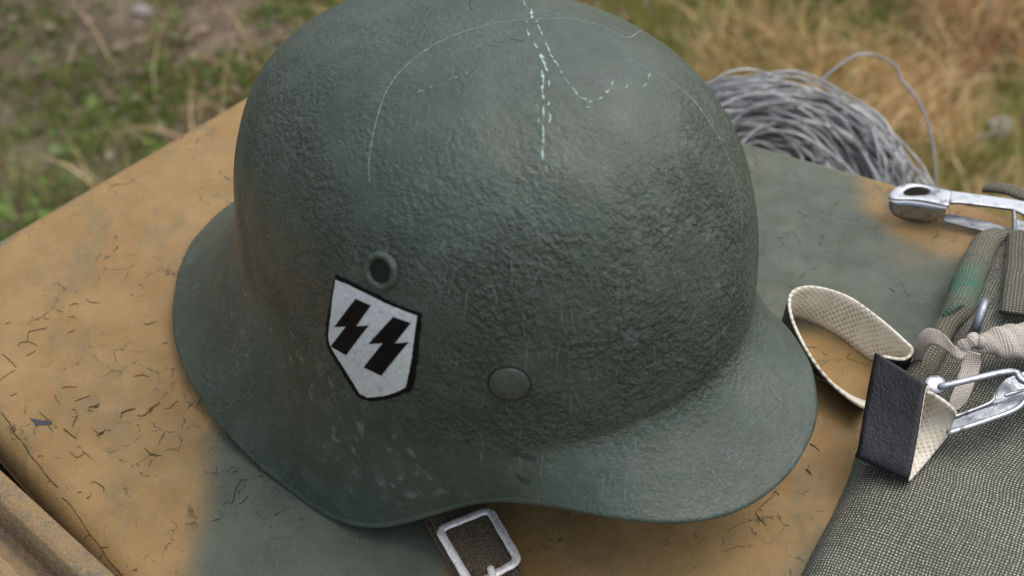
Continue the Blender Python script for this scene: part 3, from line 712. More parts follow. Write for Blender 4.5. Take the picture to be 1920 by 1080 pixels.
Q1 = tuple(a*(1-k1)+b*k1 for a, b in zip(Q0, Qc)); Q2 = tuple(a*(1-k2)+b*k2 for a, b in zip(Q3, Qc))
for t in np.linspace(0, 1, 56)[1:]:
    rows.append(tuple((1-t)**3*a+3*t*(1-t)**2*b+3*t*t*(1-t)*c+t**3*d for a, b, c, d in zip(Q0, Q1, Q2, Q3)))
# rolled edge
for a, b in ((.0009, -.0007), (.0006, -.0017), (-.0006, -.0023), (-.0018, -.0019), (-.0024, -.0008)): rows.append((rr+a, rz+b))
outer_rows = len(rows)
for t in np.linspace(1, 0, 24)[1:]:
    o_ = tuple((1-t)**3*a+3*t*(1-t)**2*b+3*t*t*(1-t)*c+t**3*d for a, b, c, d in zip(Q0, Q1, Q2, Q3)); rows.append((o_[0]-.0016, o_[1]-.0014))
for t in np.linspace(0, 1, 30)[1:]:
    z = zc+(HH-zc)*math.sin(t*math.pi/2); rows.append((np.maximum(er*sc(z)-.0015, 0), z-.0014*t-.0004))
ct, st = np.cos(th), np.sin(th)
V = np.concatenate([np.stack([r*ct, r*st, z+0*ct], -1) for r, z in rows])
# slightly uneven hand-beaten surface
no = rows[0][0].size
und = .00035*(np.sin(V[:, 0]*95+V[:, 2]*60)+np.sin(V[:, 1]*120-V[:, 2]*80+1.3)+.7*np.sin(V[:, 0]*210-V[:, 1]*160))
rad = np.hypot(V[:, 0], V[:, 1])+1e-9
V[:, 0] += V[:, 0]/rad*und*.6; V[:, 1] += V[:, 1]/rad*und*.6
F = []
for i in range(len(rows)-1):
    a = i*NTH
    F += [(a+j, a+(j+1) % NTH, a+NTH+(j+1) % NTH, a+NTH+j) for j in range(NTH)]
def sstep(x, a, b): t = np.clip((x-a)/(b-a), 0, 1); return t*t*(3-2*t)
ang = np.arctan2(V[:, 1], V[:, 0]); z = V[:, 2]
backside = sstep(-np.cos(ang), -.1, .8)
rough = sstep(z, .158+0*z, .128)*.0
rough = (1-.8*sstep(z, .134, .166))*sstep(z, .050, .074)
rough = np.maximum(rough, .45*(1-sstep(z, .04, .07))*backside)
rough = np.maximum(rough, .15+.20*backside)
spot = lambda p, r: np.exp(-((V-np.array(p))**2).sum(1)/r**2)
dust = np.clip(1.5*np.maximum(spot((-0.07671, -0.07426, 0.07609), .022), spot((-0.03504, -0.08631, 0.09915), .026)), 0, 1)
worn = np.clip(1.2*sum(spot(p, .017) for p in [(-0.07962, -0.07790, 0.05156), (-0.03024, -0.08951, 0.06473), (-0.00052, -0.09224, 0.04779), (0.02997, -0.08866, 0.04183), (-0.06687, -0.08247, 0.05084)])+.5*sum(spot(p, .02) for p in [(0.08877, 0.02409, 0.10673), (0.09434, 0.01000, 0.08910), (0.08673, -0.03364, 0.09899), (0.08244, 0.00262, 0.13016)]), 0, 1)
shell = mesh('shell', V, F, M['helmet'], hel, attrs={'rough': rough, 'dust': dust, 'worn': worn}, normals=True)
# lookup surface: outer skin only
ov = [Vector(v) for v in V[:outer_rows*NTH].tolist()]; of = F[:(outer_rows-1)*NTH]
bvh = BVHTree.FromPolygons(ov, of)
def skin(p, lift):
    l, nn, i, d = bvh.find_nearest(Vector(p)); 
    if nn.dot(Vector((l.x, l.y, max(l.z-.03, .01)))) < 0: nn = -nn
    return l+nn*lift, nn
def on_axis(name, p, prof, mat, n=44, sca=.85):
    l, nn = skin(p, 0); Vl, Fl = lathe([(r_*sca, z_*sca) for r_, z_ in prof], n); q = nn.to_track_quat('Z', 'Y').to_matrix()
    return mesh(name, [tuple(q@Vector(v)+l) for v in Vl], Fl, mat, hel, attrs={'rough': [.35]*len(Vl)})
vp = (0.01791, -0.08056, 0.12405)
bush = on_axis('vent_bushing', vp, [(.0068, -.002), (.0068, .0004), (.0066, .0011), (.0060, .0017), (.0053, .0019), (.0046, .0016), (.0040, .0008), (.0037, -.0005), (.0036, -.003)], M['helmet'], sca=1.0)
l, nn = skin(vp, -.0006); q = nn.to_track_quat('Z', 'Y').to_matrix()
hv, hf = lathe([(0, .0012), (.0040, .0012)], 32)
hole = mesh('vent_hole', [tuple(q@Vector(v)+l) for v in hv], hf, M['hole'], bush, smooth=False)  # black disc on the skin, paints the dark depth of the opening
rv_ = on_axis('rivet', (0.06274, -0.06677, 0.09174), [(0, .0019), (.003, .00178), (.0055, .0014), (.0073, .0010), (.0080, .0006), (.0081, .0002), (.0082, -.0015)], M['helmet'])
l, nn = skin((0.06274, -0.06677, 0.09174), 0); q = nn.to_track_quat('Z', 'Y').to_matrix()
hv, hf = lathe([(.0066, .00010), (.0074, .00010), (.0075, -.0003)], 48)
mesh('rivet_seam', [tuple(q@Vector(v)+l) for v in hv], hf, M['hole'], rv_)
# shield decal: black border, white field, two black runes, moulded over the shell
BORDER = [(-0.00024, -0.08593, 0.11551), (0.00752, -0.08534, 0.11649), (0.01531, -0.08426, 0.11620), (0.02045, -0.08333, 0.11575), (0.02536, -0.08223, 0.11539), (0.03065, -0.08072, 0.11501), (0.03537, -0.07894, 0.11499), (0.03591, -0.08072, 0.10856), (0.03595, -0.08247, 0.10087), (0.03562, -0.08409, 0.09100), (0.03490, -0.08486, 0.08598), (0.03357, -0.08563, 0.08220), (0.02724, -0.08788, 0.07644), (0.01823, -0.08974, 0.06961), (0.01302, -0.09044, 0.06731), (0.00957, -0.09085, 0.06684), (0.00351, -0.09131, 0.07467), (-0.00376, -0.09117, 0.08207), (-0.00474, -0.09074, 0.08805), (-0.00284, -0.08975, 0.09786), (-0.00136, -0.08805, 0.10752)]
FIELD = [(0.00020, -0.08645, 0.11387), (0.00619, -0.08598, 0.11484), (0.01178, -0.08527, 0.11499), (0.01780, -0.08426, 0.11476), (0.02283, -0.08322, 0.11442), (0.02893, -0.08162, 0.11408), (0.03399, -0.07993, 0.11377), (0.03425, -0.08206, 0.10601), (0.03406, -0.08388, 0.09733), (0.03315, -0.08518, 0.09013), (0.03199, -0.08614, 0.08339), (0.02813, -0.08755, 0.07952), (0.02269, -0.08894, 0.07487), (0.01497, -0.09019, 0.06973), (0.01157, -0.09061, 0.06930), (0.00517, -0.09114, 0.07742), (-0.00218, -0.09104, 0.08491), (-0.00268, -0.09077, 0.08852), (-0.00087, -0.08954, 0.09976)]
RUNE1 = [(0.01043, -0.08652, 0.11141), (0.01705, -0.08538, 0.11161), (0.01164, -0.08862, 0.10094), (0.01709, -0.08727, 0.10386), (0.00657, -0.09073, 0.08544), (-0.00150, -0.09106, 0.08476), (0.00689, -0.08948, 0.09848), (0.00104, -0.09020, 0.09497)]
RUNE2 = [(0.02602, -0.08353, 0.11085), (0.03251, -0.08147, 0.11070), (0.02773, -0.08542, 0.10106), (0.03269, -0.08327, 0.10341), (0.02261, -0.08864, 0.08469), (0.01474, -0.08992, 0.08439), (0.02319, -0.08693, 0.09927), (0.01724, -0.08854, 0.09615)]
dc = sum((Vector(p) for p in FIELD), Vector())/len(FIELD); dl_, dn = skin(dc, 0)
ex = (Vector(FIELD[6])-Vector(FIELD[0])); ex -= dn*ex.dot(dn); ex.normalize(); ey = dn.cross(ex)
def decal(name, pts, lift, mat, parent, jag=0):
    P2 = [((Vector(p)-dl_).dot(ex), (Vector(p)-dl_).dot(ey)) for p in pts]
    if jag:
        Q = []
        for i in range(len(P2)):
            a, b = np.array(P2[i]), np.array(P2[(i+1) % len(P2)]); k = max(1, int(np.linalg.norm(b-a)/.0011))
            for s in range(k):
                c = a+(b-a)*s/k
                if s: c = c+rng.normal(0, jag, 2)
                Q.append(tuple(c))
        P2 = Q
    bm = bmesh.new(); f = bm.faces.new([bm.verts.new((x, y, 0)) for x, y in P2])
    bmesh.ops.triangulate(bm, faces=[f], ngon_method='EAR_CLIP')
    for _ in range(4):
        long = [e for e in bm.edges if e.calc_length() > .0028]
        if not long: break
        bmesh.ops.subdivide_edges(bm, edges=long, cuts=1); bmesh.ops.triangulate(bm, faces=bm.faces[:])
    for v in bm.verts:
        w = dl_+ex*v.co.x+ey*v.co.y
        h = bvh.ray_cast(w+dn*.03, -dn, .08); v.co = (h[0] if h[0] is not None else w)+dn*lift
    bm.normal_update()
    if sum(f.normal.dot(dn) for f in bm.faces) < 0: bmesh.ops.reverse_faces(bm, faces=bm.faces[:])
    return bm_obj(name, bm, mat, parent)
shield = decal('shield_decal', BORDER, .00018, M['black_print'], hel, .00016)
shield['label'] = 'white shield decal with black border and two black angular runes'
decal('white_field', FIELD, .00034, M['white_print'], shield, .00007)
decal('rune', RUNE1, .00050, M['black_print'], shield); decal('rune', RUNE2, .00050, M['black_print'], shield)

# scratches and chips in the helmet paint
def skin_strip(pts, w, lift=.00012, jit=.3, wob=.2):
    p = np.asarray(pts, float); n = max(4, int(np.linalg.norm(np.diff(p, axis=0), axis=1).sum()/.0010))
    q = crom(p, n) if len(p) > 2 else np.stack([np.linspace(p[0][i], p[-1][i], n) for i in range(3)], 1)
    q = q+rng.normal(0, w*wob, q.shape); ww = w*.5*np.clip(1+jit*rng.normal(0, 1, n), .15, 2)*np.clip(np.minimum(np.arange(n)+.5, n-.5-np.arange(n))/1.5, .2, 1)
    S = [skin(a, lift) for a in q]; L = np.array([s[0] for s in S]); N = np.array([s[1] for s in S]); T = np.gradient(L, axis=0); B = np.cross(N, T); B /= np.linalg.norm(B, axis=1)[:, None]+1e-12
    A = [tuple(skin(a, lift)[0]) for a in L+B*ww[:, None]]; C = [tuple(skin(a, lift)[0]) for a in L-B*ww[:, None]]
    return A+C, [(i, i+1, n+i+1, n+i) for i in range(n-1)]
SCR = [
    ('p', 0.000259, [(0.00069, -0.06803, 0.14504), (-0.00337, -0.06434, 0.14854), (-0.00769, -0.05872, 0.15284), (-0.01270, -0.05125, 0.15692), (-0.01713, -0.04329, 0.16028), (-0.01976, -0.03485, 0.16297), (-0.02062, -0.02529, 0.16510), (-0.01998, -0.01484, 0.16664), (-0.01746, -0.00496, 0.16743), (-0.01400, 0.00412, 0.16761), (-0.01046, 0.01093, 0.16745), (-0.00741, 0.01715, 0.16698), (-0.00362, 0.02264, 0.16629), (-0.00004, 0.02843, 0.16520), (0.00444, 0.03328, 0.16393), (0.00956, 0.03621, 0.16280), (0.01600, 0.03760, 0.16165), (0.02004, 0.03923, 0.16048), (0.01866, 0.04538, 0.15836), (0.01321, 0.05639, 0.15330)]),
    ('p', 0.000150, [(0.03054, 0.02691, 0.16209), (0.03757, 0.03108, 0.15895), (0.04380, 0.03376, 0.15569), (0.04872, 0.03619, 0.15244)]),
    ('p', 0.000346, [(0.04872, 0.03619, 0.15244), (0.05567, 0.03751, 0.14777), (0.06284, 0.03664, 0.14287), (0.06692, 0.03637, 0.13914)]),
    ('p', 0.000184, [(0.06692, 0.03637, 0.13914), (0.06877, 0.03616, 0.13722), (0.07473, 0.03453, 0.13021), (0.07933, 0.03268, 0.12360), (0.08347, 0.02968, 0.11739), (0.08589, 0.02703, 0.11360)]),
    ('s', 0.000634, [(-0.01320, 0.02464, 0.16567), (-0.00998, 0.02161, 0.16632), (-0.00632, 0.01813, 0.16689)]),
    ('s', 0.000691, [(-0.00174, 0.01064, 0.16759), (0.00072, 0.00887, 0.16768), (0.00306, 0.00712, 0.16774)]),
    ('s', 0.000518, [(0.00634, 0.00562, 0.16772), (0.00844, 0.00456, 0.16768), (0.01009, 0.00396, 0.16761)]),
    ('s', 0.001037, [(0.01291, 0.00200, 0.16747), (0.01631, -0.00025, 0.16719), (0.02095, -0.00305, 0.16662)]),
    ('s', 0.000691, [(0.01948, -0.00430, 0.16676), (0.02392, -0.00825, 0.16599)]),
    ('s', 0.000864, [(0.02392, -0.00825, 0.16599), (0.02682, -0.01167, 0.16527)]),
    ('s', 0.000518, [(0.02682, -0.01167, 0.16527), (0.02987, -0.01449, 0.16437)]),
    ('s', 0.000461, [(0.02442, -0.00597, 0.16603), (0.02713, -0.00888, 0.16543)]),
    ('s', 0.000461, [(0.03159, -0.01333, 0.16412), (0.03254, -0.01491, 0.16369)]),
    ('s', 0.000518, [(0.03133, -0.01582, 0.16387), (0.03377, -0.01876, 0.16281), (0.03543, -0.02098, 0.16197)]),
    ('s', 0.000288, [(0.02928, -0.01828, 0.16398), (0.03021, -0.01773, 0.16385), (0.03258, -0.02003, 0.16290)]),
    ('s', 0.000576, [(0.03467, -0.01708, 0.16284), (0.03658, -0.01836, 0.16209), (0.03767, -0.02009, 0.16147)]),
    ('s', 0.000288, [(0.03389, -0.02131, 0.16233), (0.03531, -0.02304, 0.16160)]),
    ('s', 0.000403, [(0.03639, -0.02189, 0.16152), (0.03981, -0.02512, 0.15979), (0.04203, -0.02749, 0.15845)]),
    ('s', 0.000518, [(0.04203, -0.02749, 0.15845), (0.04321, -0.02908, 0.15757), (0.04519, -0.03130, 0.15608)]),
    ('s', 0.000346, [(0.04695, -0.03146, 0.15521), (0.04831, -0.03281, 0.15405)]),
    ('s', 0.000288, [(-0.02178, 0.02971, 0.16406), (-0.01788, 0.02627, 0.16508), (-0.01370, 0.02396, 0.16577)]),
    ('s', 0.000403, [(-0.00400, 0.01711, 0.16703), (-0.00426, 0.01916, 0.16679)]),
    ('s', 0.000288, [(-0.00185, 0.01625, 0.16714), (0.00526, 0.01141, 0.16746)]),
    ('s', 0.000346, [(0.00786, 0.00957, 0.16749), (0.01110, 0.00750, 0.16744), (0.01409, 0.00545, 0.16731)]),
    ('s', 0.000461, [(0.01467, 0.00505, 0.16727), (0.01711, 0.00370, 0.16708)]),
    ('s', 0.000346, [(0.01785, 0.00313, 0.16701), (0.02091, 0.00212, 0.16666), (0.02380, 0.00071, 0.16627)]),
    ('s', 0.000461, [(0.02382, 0.00034, 0.16626), (0.02529, -0.00034, 0.16603)]),
    ('s', 0.000346, [(0.02675, -0.00101, 0.16579), (0.03034, -0.00242, 0.16510)]),
    ('s', 0.000346, [(0.03158, -0.00265, 0.16485), (0.03592, -0.00400, 0.16378)]),
    ('s', 0.000346, [(0.03651, -0.00408, 0.16362), (0.03914, -0.00301, 0.16292)]),
    ('s', 0.000288, [(0.03991, -0.00329, 0.16267), (0.04076, -0.00115, 0.16246)]),
    ('s', 0.000346, [(0.04090, -0.00040, 0.16243), (0.04114, 0.00280, 0.16235)]),
    ('s', 0.000403, [(0.04047, 0.00471, 0.16250), (0.03986, 0.00751, 0.16253)]),
    ('s', 0.000288, [(0.03883, 0.00950, 0.16268), (0.03721, 0.01254, 0.16282)]),
    ('s', 0.000403, [(0.04105, -0.00569, 0.16218), (0.04195, -0.00408, 0.16197)]),
    ('s', 0.000173, [(-0.00544, -0.04289, 0.16095), (-0.00595, -0.04110, 0.16158), (-0.00619, -0.03979, 0.16203)]),
    ('s', 0.000230, [(-0.00677, -0.03783, 0.16265), (-0.00622, -0.03673, 0.16301), (-0.00483, -0.03644, 0.16311)]),
    ('s', 0.000288, [(-0.00473, -0.03436, 0.16371), (-0.00443, -0.03357, 0.16392)]),
    ('s', 0.000230, [(-0.00388, -0.03301, 0.16407), (-0.00272, -0.03196, 0.16435)]),
    ('s', 0.000288, [(-0.00246, -0.03168, 0.16442), (-0.00151, -0.03021, 0.16477)]),
    ('s', 0.000288, [(-0.00151, -0.02825, 0.16520), (-0.00074, -0.02682, 0.16550)]),
    ('s', 0.000230, [(-0.00066, -0.02636, 0.16559), (0.00013, -0.02528, 0.16578)]),
    ('s', 0.000173, [(0.00094, -0.02247, 0.16626), (0.00099, -0.02142, 0.16643)]),
    ('s', 0.000288, [(0.04243, 0.01309, 0.16117), (0.04107, 0.01550, 0.16126)]),
    ('s', 0.000230, [(0.04443, 0.01982, 0.15930), (0.04312, 0.02297, 0.15908)]),
    ('s', 0.000230, [(0.04201, 0.02516, 0.15895), (0.03889, 0.03051, 0.15865)]),
    ('s', 0.000173, [(-0.01001, 0.01987, 0.16658), (-0.01111, 0.02700, 0.16528), (-0.00332, 0.02957, 0.16494)]),
    ('s', 0.000288, [(-0.00045, 0.03378, 0.16388), (0.00311, 0.03328, 0.16398)]),
    ('s', 0.000173, [(-0.00642, 0.01435, 0.16727), (-0.00571, 0.01596, 0.16714)]),
    ('f', 0.000173, [(0.05409, 0.00063, 0.15699), (0.05631, -0.00224, 0.15582), (0.05833, -0.00512, 0.15461)]),
    ('f', 0.000173, [(0.05832, 0.00186, 0.15467), (0.06192, -0.00134, 0.15252), (0.06591, -0.00587, 0.14948)]),
    ('f', 0.000346, [(0.05755, -0.01646, 0.15360), (0.05873, -0.01631, 0.15291), (0.05745, -0.01512, 0.15393)]),
    ('f', 0.000173, [(0.06862, 0.00419, 0.14729), (0.07108, 0.00257, 0.14517)]),
    ('f', 0.000173, [(0.03816, 0.05012, 0.15041), (0.04102, 0.04676, 0.15126)]),
    ('f', 0.000144, [(0.06778, 0.02653, 0.14271), (0.07476, 0.02343, 0.13621), (0.08141, 0.01831, 0.12878)]),
    ('f', 0.000144, [(0.06495, 0.04246, 0.13703), (0.06904, 0.04469, 0.12994), (0.07219, 0.04376, 0.12599)]),
    ('f', 0.000144, [(0.01662, -0.04078, 0.16055), (0.02383, -0.04914, 0.15558), (0.02938, -0.05429, 0.15105)]),
    ('f', 0.000115, [(-0.02010, -0.03562, 0.16272), (-0.02174, -0.04615, 0.15871)]),
    ('f', 0.000115, [(0.00254, -0.01802, 0.16687), (0.00174, -0.02162, 0.16639), (0.00414, -0.01521, 0.16715)]),
    ('f', 0.000144, [(0.00948, -0.01400, 0.16703), (0.01726, -0.01094, 0.16666), (0.02237, -0.00738, 0.16627)]),
    ('f', 0.000220, [(0.09178, -0.03425, 0.06128), (0.09569, -0.03894, 0.05676), (0.09658, -0.04359, 0.05448), (0.09912, -0.04810, 0.05115), (0.10135, -0.05025, 0.04904)]),
    ('f', 0.000165, [(0.09117, -0.05336, 0.05272), (0.09541, -0.05577, 0.04899), (0.09830, -0.05560, 0.04773)]),
    ('f', 0.000165, [(0.10938, -0.03738, 0.04909), (0.11261, -0.03761, 0.04726)]),
    ('f', 0.000220, [(0.11176, -0.03546, 0.04820), (0.11382, -0.03609, 0.04693), (0.11527, -0.03696, 0.04597)]),
    ('f', 0.000165, [(0.12438, 0.01180, 0.04329), (0.12498, 0.02053, 0.04264)]),
    ('f', 0.000137, [(0.11003, 0.03616, 0.04919), (0.11004, 0.04352, 0.04732)]),
    ('f', 0.000137, [(0.11475, -0.02471, 0.04840), (0.11931, -0.02530, 0.04558)]),
    ('f', 0.000137, [(0.12893, 0.01128, 0.04072), (0.12887, 0.01819, 0.04038)]),
    ('f', 0.000137, [(0.12936, 0.00538, 0.04061), (0.13010, 0.01113, 0.03997)]),
    ('f', 0.000137, [(0.09852, 0.04299, 0.05386), (0.10173, 0.05072, 0.04883)]),
    ('k', 0.000288, [(-0.03428, 0.01547, 0.16528), (-0.03263, 0.01234, 0.16579), (-0.02901, 0.00975, 0.16637), (-0.02690, 0.00883, 0.16663)]),
    ('k', 0.000230, [(-0.00206, 0.00175, 0.16787), (0.00221, 0.00363, 0.16785), (0.00377, 0.00430, 0.16781)]),
    ('k', 0.000173, [(-0.00372, -0.00281, 0.16786), (-0.00134, -0.00070, 0.16788)]),
    ('k', 0.000173, [(-0.00458, -0.00645, 0.16776), (-0.00031, -0.00401, 0.16785)]),
    ('k', 0.000173, [(-0.01199, -0.00470, 0.16766), (-0.01035, -0.00237, 0.16775), (-0.01066, -0.00058, 0.16775)]),
    ('d', 0.002088, [(0.06391, -0.06860, 0.06025), (0.06644, -0.06666, 0.05982), (0.06928, -0.06472, 0.05872), (0.07138, -0.06332, 0.05806)]),
    ('d', 0.001759, [(0.06705, -0.06915, 0.05135), (0.06937, -0.06827, 0.05036), (0.07253, -0.06719, 0.04942)]),
    ('f', 0.000137, [(0.07055, -0.06444, 0.05721), (0.07274, -0.06346, 0.05606), (0.07416, -0.06253, 0.05594)]),
    ('f', 0.000137, [(0.07442, -0.06248, 0.05575), (0.07716, -0.06043, 0.05584)]),
]
GRP = {'s': ('primer_scratch', 'scratch'), 'p': ('fine_scratch', 'pale_scratch'), 'f': ('faint_scratches', 'faint_scratch'), 'k': ('paint_cracks', 'crack')}
faint = []; cracks_ = []; chips_ = []; dark_ = []
for kind, w, pts in SCR:
    V, F = skin_strip(pts, w, jit=.8 if kind == 's' else .25, wob=.18 if kind in 'sk' else .05)
    if kind == 'f': faint.append((V, F))
    elif kind == 'k': cracks_.append((V, F))
    elif kind == 'd': dark_.append((V, F))
    elif kind == 's': chips_.append((V, F))
    else: mesh('fine_scratch', V, F, M['pale_scratch'], hel, normals=False)
for i in range(210):      # short random hairlines, mostly running down the right side of the dome and the visor
    a = rng.uniform(-1.6, .35); zz = rng.uniform(.05, .155); e = math.hypot(math.cos(a)*.13, math.sin(a)*.1)
    s0 = Vector((math.cos(a)*e, math.sin(a)*e, zz)); l0, n0_ = skin(s0, 0); up = Vector((0, 0, 1))-n0_*n0_.z
    if up.length < .05: continue
    d = up.normalized()*rng.uniform(.002, .012)+Vector(rng.normal(0, .0016, 3).tolist()); faint.append(skin_strip([l0, l0+d], rng.uniform(.00015, .00032)))
for nm, lst, mt in (('faint_scratches', faint, 'faint_scratch'), ('paint_cracks', cracks_, 'crack'), ('primer_scratches', chips_, 'scratch'), ('dark_patches', dark_, 'dark_patch')):
    V, F, _ = join(lst); o = mesh(nm, V, F, M[mt], hel, normals=False); o['kind'] = 'stuff'

# chin strap with buckle, hanging out from under the rim
def hpart(o, par=None):
    o.parent = par or hel
    o.matrix_parent_inverse = hel.matrix_world.inverted() if par is None else Matrix()
    return o
V, F, UV, MI = band([(-0.03926, -0.05042, 0.00750), (-0.03386, -0.06988, 0.00650), (-0.02699, -0.08588, 0.00550), (-0.01780, -0.10636, 0.00500), (-0.00005, -0.14738, 0.00450)], [(-0.01831, -0.04541, 0.00750), (-0.01301, -0.06381, 0.00650), (-0.00553, -0.08138, 0.00550), (0.00273, -0.10092, 0.00500), (0.01904, -0.14152, 0.00450)], 46, .0026)
strap = hpart(mesh('chin_strap', V, F, [M['suede'], M['suede'], M['suede_edge']], uv=UV, midx=MI))
strap['label'] = 'worn brown suede chin strap'
V, F, UV, MI = band([(-0.04164, -0.05059, 0.00300), (-0.03535, -0.06955, 0.00200), (-0.02882, -0.08419, 0.00180), (-0.02030, -0.10380, 0.00160), (-0.00244, -0.14535, 0.00140)], [(-0.02058, -0.04698, 0.00300), (-0.01522, -0.06266, 0.00200), (-0.00761, -0.07838, 0.00180), (0.00078, -0.09833, 0.00160), (0.01696, -0.13945, 0.00140)], 46, .0022)
mesh('strap_underlayer', V, F, [M['suede'], M['suede'], M['suede_edge']], strap, uv=UV, midx=MI)
bc = np.array([(-0.02954, -0.07990, 0.00980), (-0.01045, -0.07060, 0.00980), (0.00053, -0.09472, 0.00900), (-0.01670, -0.10566, 0.00880)])
ring = []
for i in range(4):
    p0, p1, p2 = bc[i-1], bc[i], bc[(i+1) % 4]; a = p1+(p0-p1)/np.linalg.norm(p0-p1)*.0035; b = p1+(p2-p1)/np.linalg.norm(p2-p1)*.0035
    for t in np.linspace(0, 1, 7): ring.append((1-t)**2*a+2*t*(1-t)*p1+t*t*b)
    for t in np.linspace(0, 1, 9)[1:-1]:
        nx = bc[(i+1) % 4]; c = nx+(p1-nx)/np.linalg.norm(p1-nx)*.0035; ring.append(b+(c-b)*t)
V, F, UV = tube(ring, .00165*(1+.06*np.sin(np.arange(len(ring))*1.7)), 12, closed=True, flat=.55, up=(0, 0, 1))
buckle = mesh('buckle', V, F, M['buckle'], strap)
V, F, UV = tube(crom([(-0.01001, -0.09980, 0.01280), (-0.00904, -0.10427, 0.01300), (-0.00811, -0.10746, 0.01220), (-0.00723, -0.10755, 0.00850)], 14), [.0006]+[.00135]*12+[.0012], 10)
mesh('prong', V, F, M['buckle'], strap)

# ---------------------------------------------------------------- black strap with cream backing
ls = empty('leather_strap', (0.14967, 0.02832, 0.00000))
tag(ls, 'looped strap of black pebbled leather with cream backing beside the visor', 'strap')
def child(o, par): o.parent = par; o.matrix_parent_inverse = Matrix.Translation(-par.location); return o
LM = [M['leather'], M['cream'], M['cream']]
V, F, UV, MI = band([(0.14396, -0.02291, 0.01100), (0.14050, -0.02071, 0.01100), (0.13260, -0.01189, 0.01250), (0.12478, 0.00029, 0.01650), (0.11987, 0.01935, 0.01900), (0.11998, 0.03324, 0.02000), (0.12402, 0.04082, 0.02000), (0.13315, 0.04232, 0.02000), (0.14585, 0.03559, 0.02000), (0.15662, 0.02087, 0.02000), (0.16382, 0.00742, 0.02000), (0.16597, 0.00122, 0.02000), (0.16108, -0.00373, 0.02000), (0.15288, -0.00191, 0.02000)],
                    [(0.14862, -0.01028, 0.00060), (0.14154, -0.00541, 0.00060), (0.13456, 0.00302, 0.00060), (0.12812, 0.01031, 0.00060), (0.12136, 0.02783, 0.00060), (0.11974, 0.03822, 0.00060), (0.12407, 0.04443, 0.00060), (0.13286, 0.04134, 0.00060), (0.14371, 0.03197, 0.00060), (0.15280, 0.01883, 0.00060), (0.16199, 0.00999, 0.00060), (0.16741, 0.00659, 0.00060), (0.16403, 0.00475, 0.00060), (0.15647, 0.00561, 0.00060)], 150, .0013, m=8, flip=1)
child(mesh('strap_loop', V, F, LM, uv=UV, midx=MI), ls)
V, F, UV, MI = band([(0.15998, -0.03987, 0.03650), (0.15928, -0.03828, 0.03900), (0.15779, -0.04164, 0.03720), (0.15384, -0.05422, 0.02900), (0.14973, -0.06595, 0.02200), (0.14893, -0.06800, 0.01920), (0.15174, -0.06466, 0.01680), (0.16243, -0.05271, 0.01650), (0.17180, -0.04281, 0.01950), (0.17289, -0.04041, 0.02450), (0.16795, -0.04019, 0.03100), (0.16163, -0.03845, 0.03500)],
                    [(0.14411, -0.02356, 0.03650), (0.14298, -0.02006, 0.03900), (0.14167, -0.02360, 0.03720), (0.13677, -0.03826, 0.02900), (0.13203, -0.05355, 0.02200), (0.13111, -0.05513, 0.01920), (0.13376, -0.05194, 0.01680), (0.14447, -0.03984, 0.01650), (0.15246, -0.03101, 0.01950), (0.15449, -0.02766, 0.02450), (0.15067, -0.02656, 0.03100), (0.14500, -0.02446, 0.03500)], 130, .0014, m=10, flip=-1)
child(mesh('strap_fold', V, F, LM, uv=UV, midx=MI), ls)

# ---------------------------------------------------------------- canvas bag
bag = empty('canvas_bag', (0.15185, -0.06531, 0.00000))
tag(bag, 'grey green woven canvas bag lying on the bonnet at lower right', 'bag')
bl = np.array([(0.07848, -0.14421, 0.00000), (0.10491, -0.09726, 0.00000), (0.11348, -0.08256, 0.00000), (0.12284, -0.06722, 0.00000), (0.13205, -0.04980, 0.00000), (0.13817, -0.03721, 0.00000), (0.15051, -0.02286, 0.00000), (0.16231, -0.00946, -0.00000), (0.17378, 0.00604, 0.00000), (0.18937, 0.03230, -0.00000), (0.20343, 0.05494, 0.00000), (0.21655, 0.07700, 0.00000), (0.22622, 0.09435, -0.00000)])
nb, nd = 150, 130
B = crom(bl, nb); B[:, 2] = 0; d = np.linspace(0, 1, nd)**1.6*.24
dirv = np.array([.86, -.51]); V = []; UV = []; stn = []
Ls = np.concatenate([[0], np.cumsum(np.linalg.norm(np.diff(B, axis=0), axis=1))])
for i in range(nb):
    for j in range(nd):
        q = B[i, :2]+dirv*d[j]
        zz = .0125*(1-math.exp(-d[j]/.0045))+.0055*min(1, d[j]/.07)+.0011*math.sin(q[0]*70+q[1]*38)*min(1, d[j]/.02)+.0007*math.sin(q[0]*31-q[1]*120)*min(1, d[j]/.02)
        V.append((q[0], q[1], zz-.0006)); UV.append((d[j]*1.05+.004*(1-math.exp(-d[j]/.004)), Ls[i])); stn.append(max(0, 1-abs(d[j]-.001)/.005)*(1 if i > nb*.2 else .5)*min(1, max(.2, math.sin(i*.14)+.6)))
F = [(i*nd+j, (i+1)*nd+j, (i+1)*nd+j+1, i*nd+j+1) for i in range(nb-1) for j in range(nd-1)]
child(mesh('body', V, F, M['canvas'], uv=UV, attrs={'stain': stn}), bag)
rp = crom([(0.15647, -0.02118, 0.00600), (0.16236, -0.01421, 0.00900), (0.16916, -0.00470, 0.01050), (0.17674, 0.00763, 0.01200), (0.18689, 0.02339, 0.01250), (0.19633, 0.03688, 0.01250), (0.20489, 0.05457, 0.01150), (0.21461, 0.07226, 0.01050), (0.22181, 0.08307, 0.01000), (0.23032, 0.08800, 0.00800)], 70)
rw = np.interp(np.linspace(0, 9, 70), range(10), [.0045, .0055, .0058, .0056, .0046, .0066, .0069, .0065, .0060, .0045])*(1+.03*np.sin(np.arange(70)*.9))
V, F, UV = tube(rp, rw, 18, flat=.95)
stn = np.repeat(np.clip(1.3-np.abs(np.linspace(0, 9, 70)-5.6)/.75, 0, 1), 18)
child(mesh('rolled_edge', V, F, M['webbing'], uv=UV, attrs={'stain': stn}), bag)
k = 34
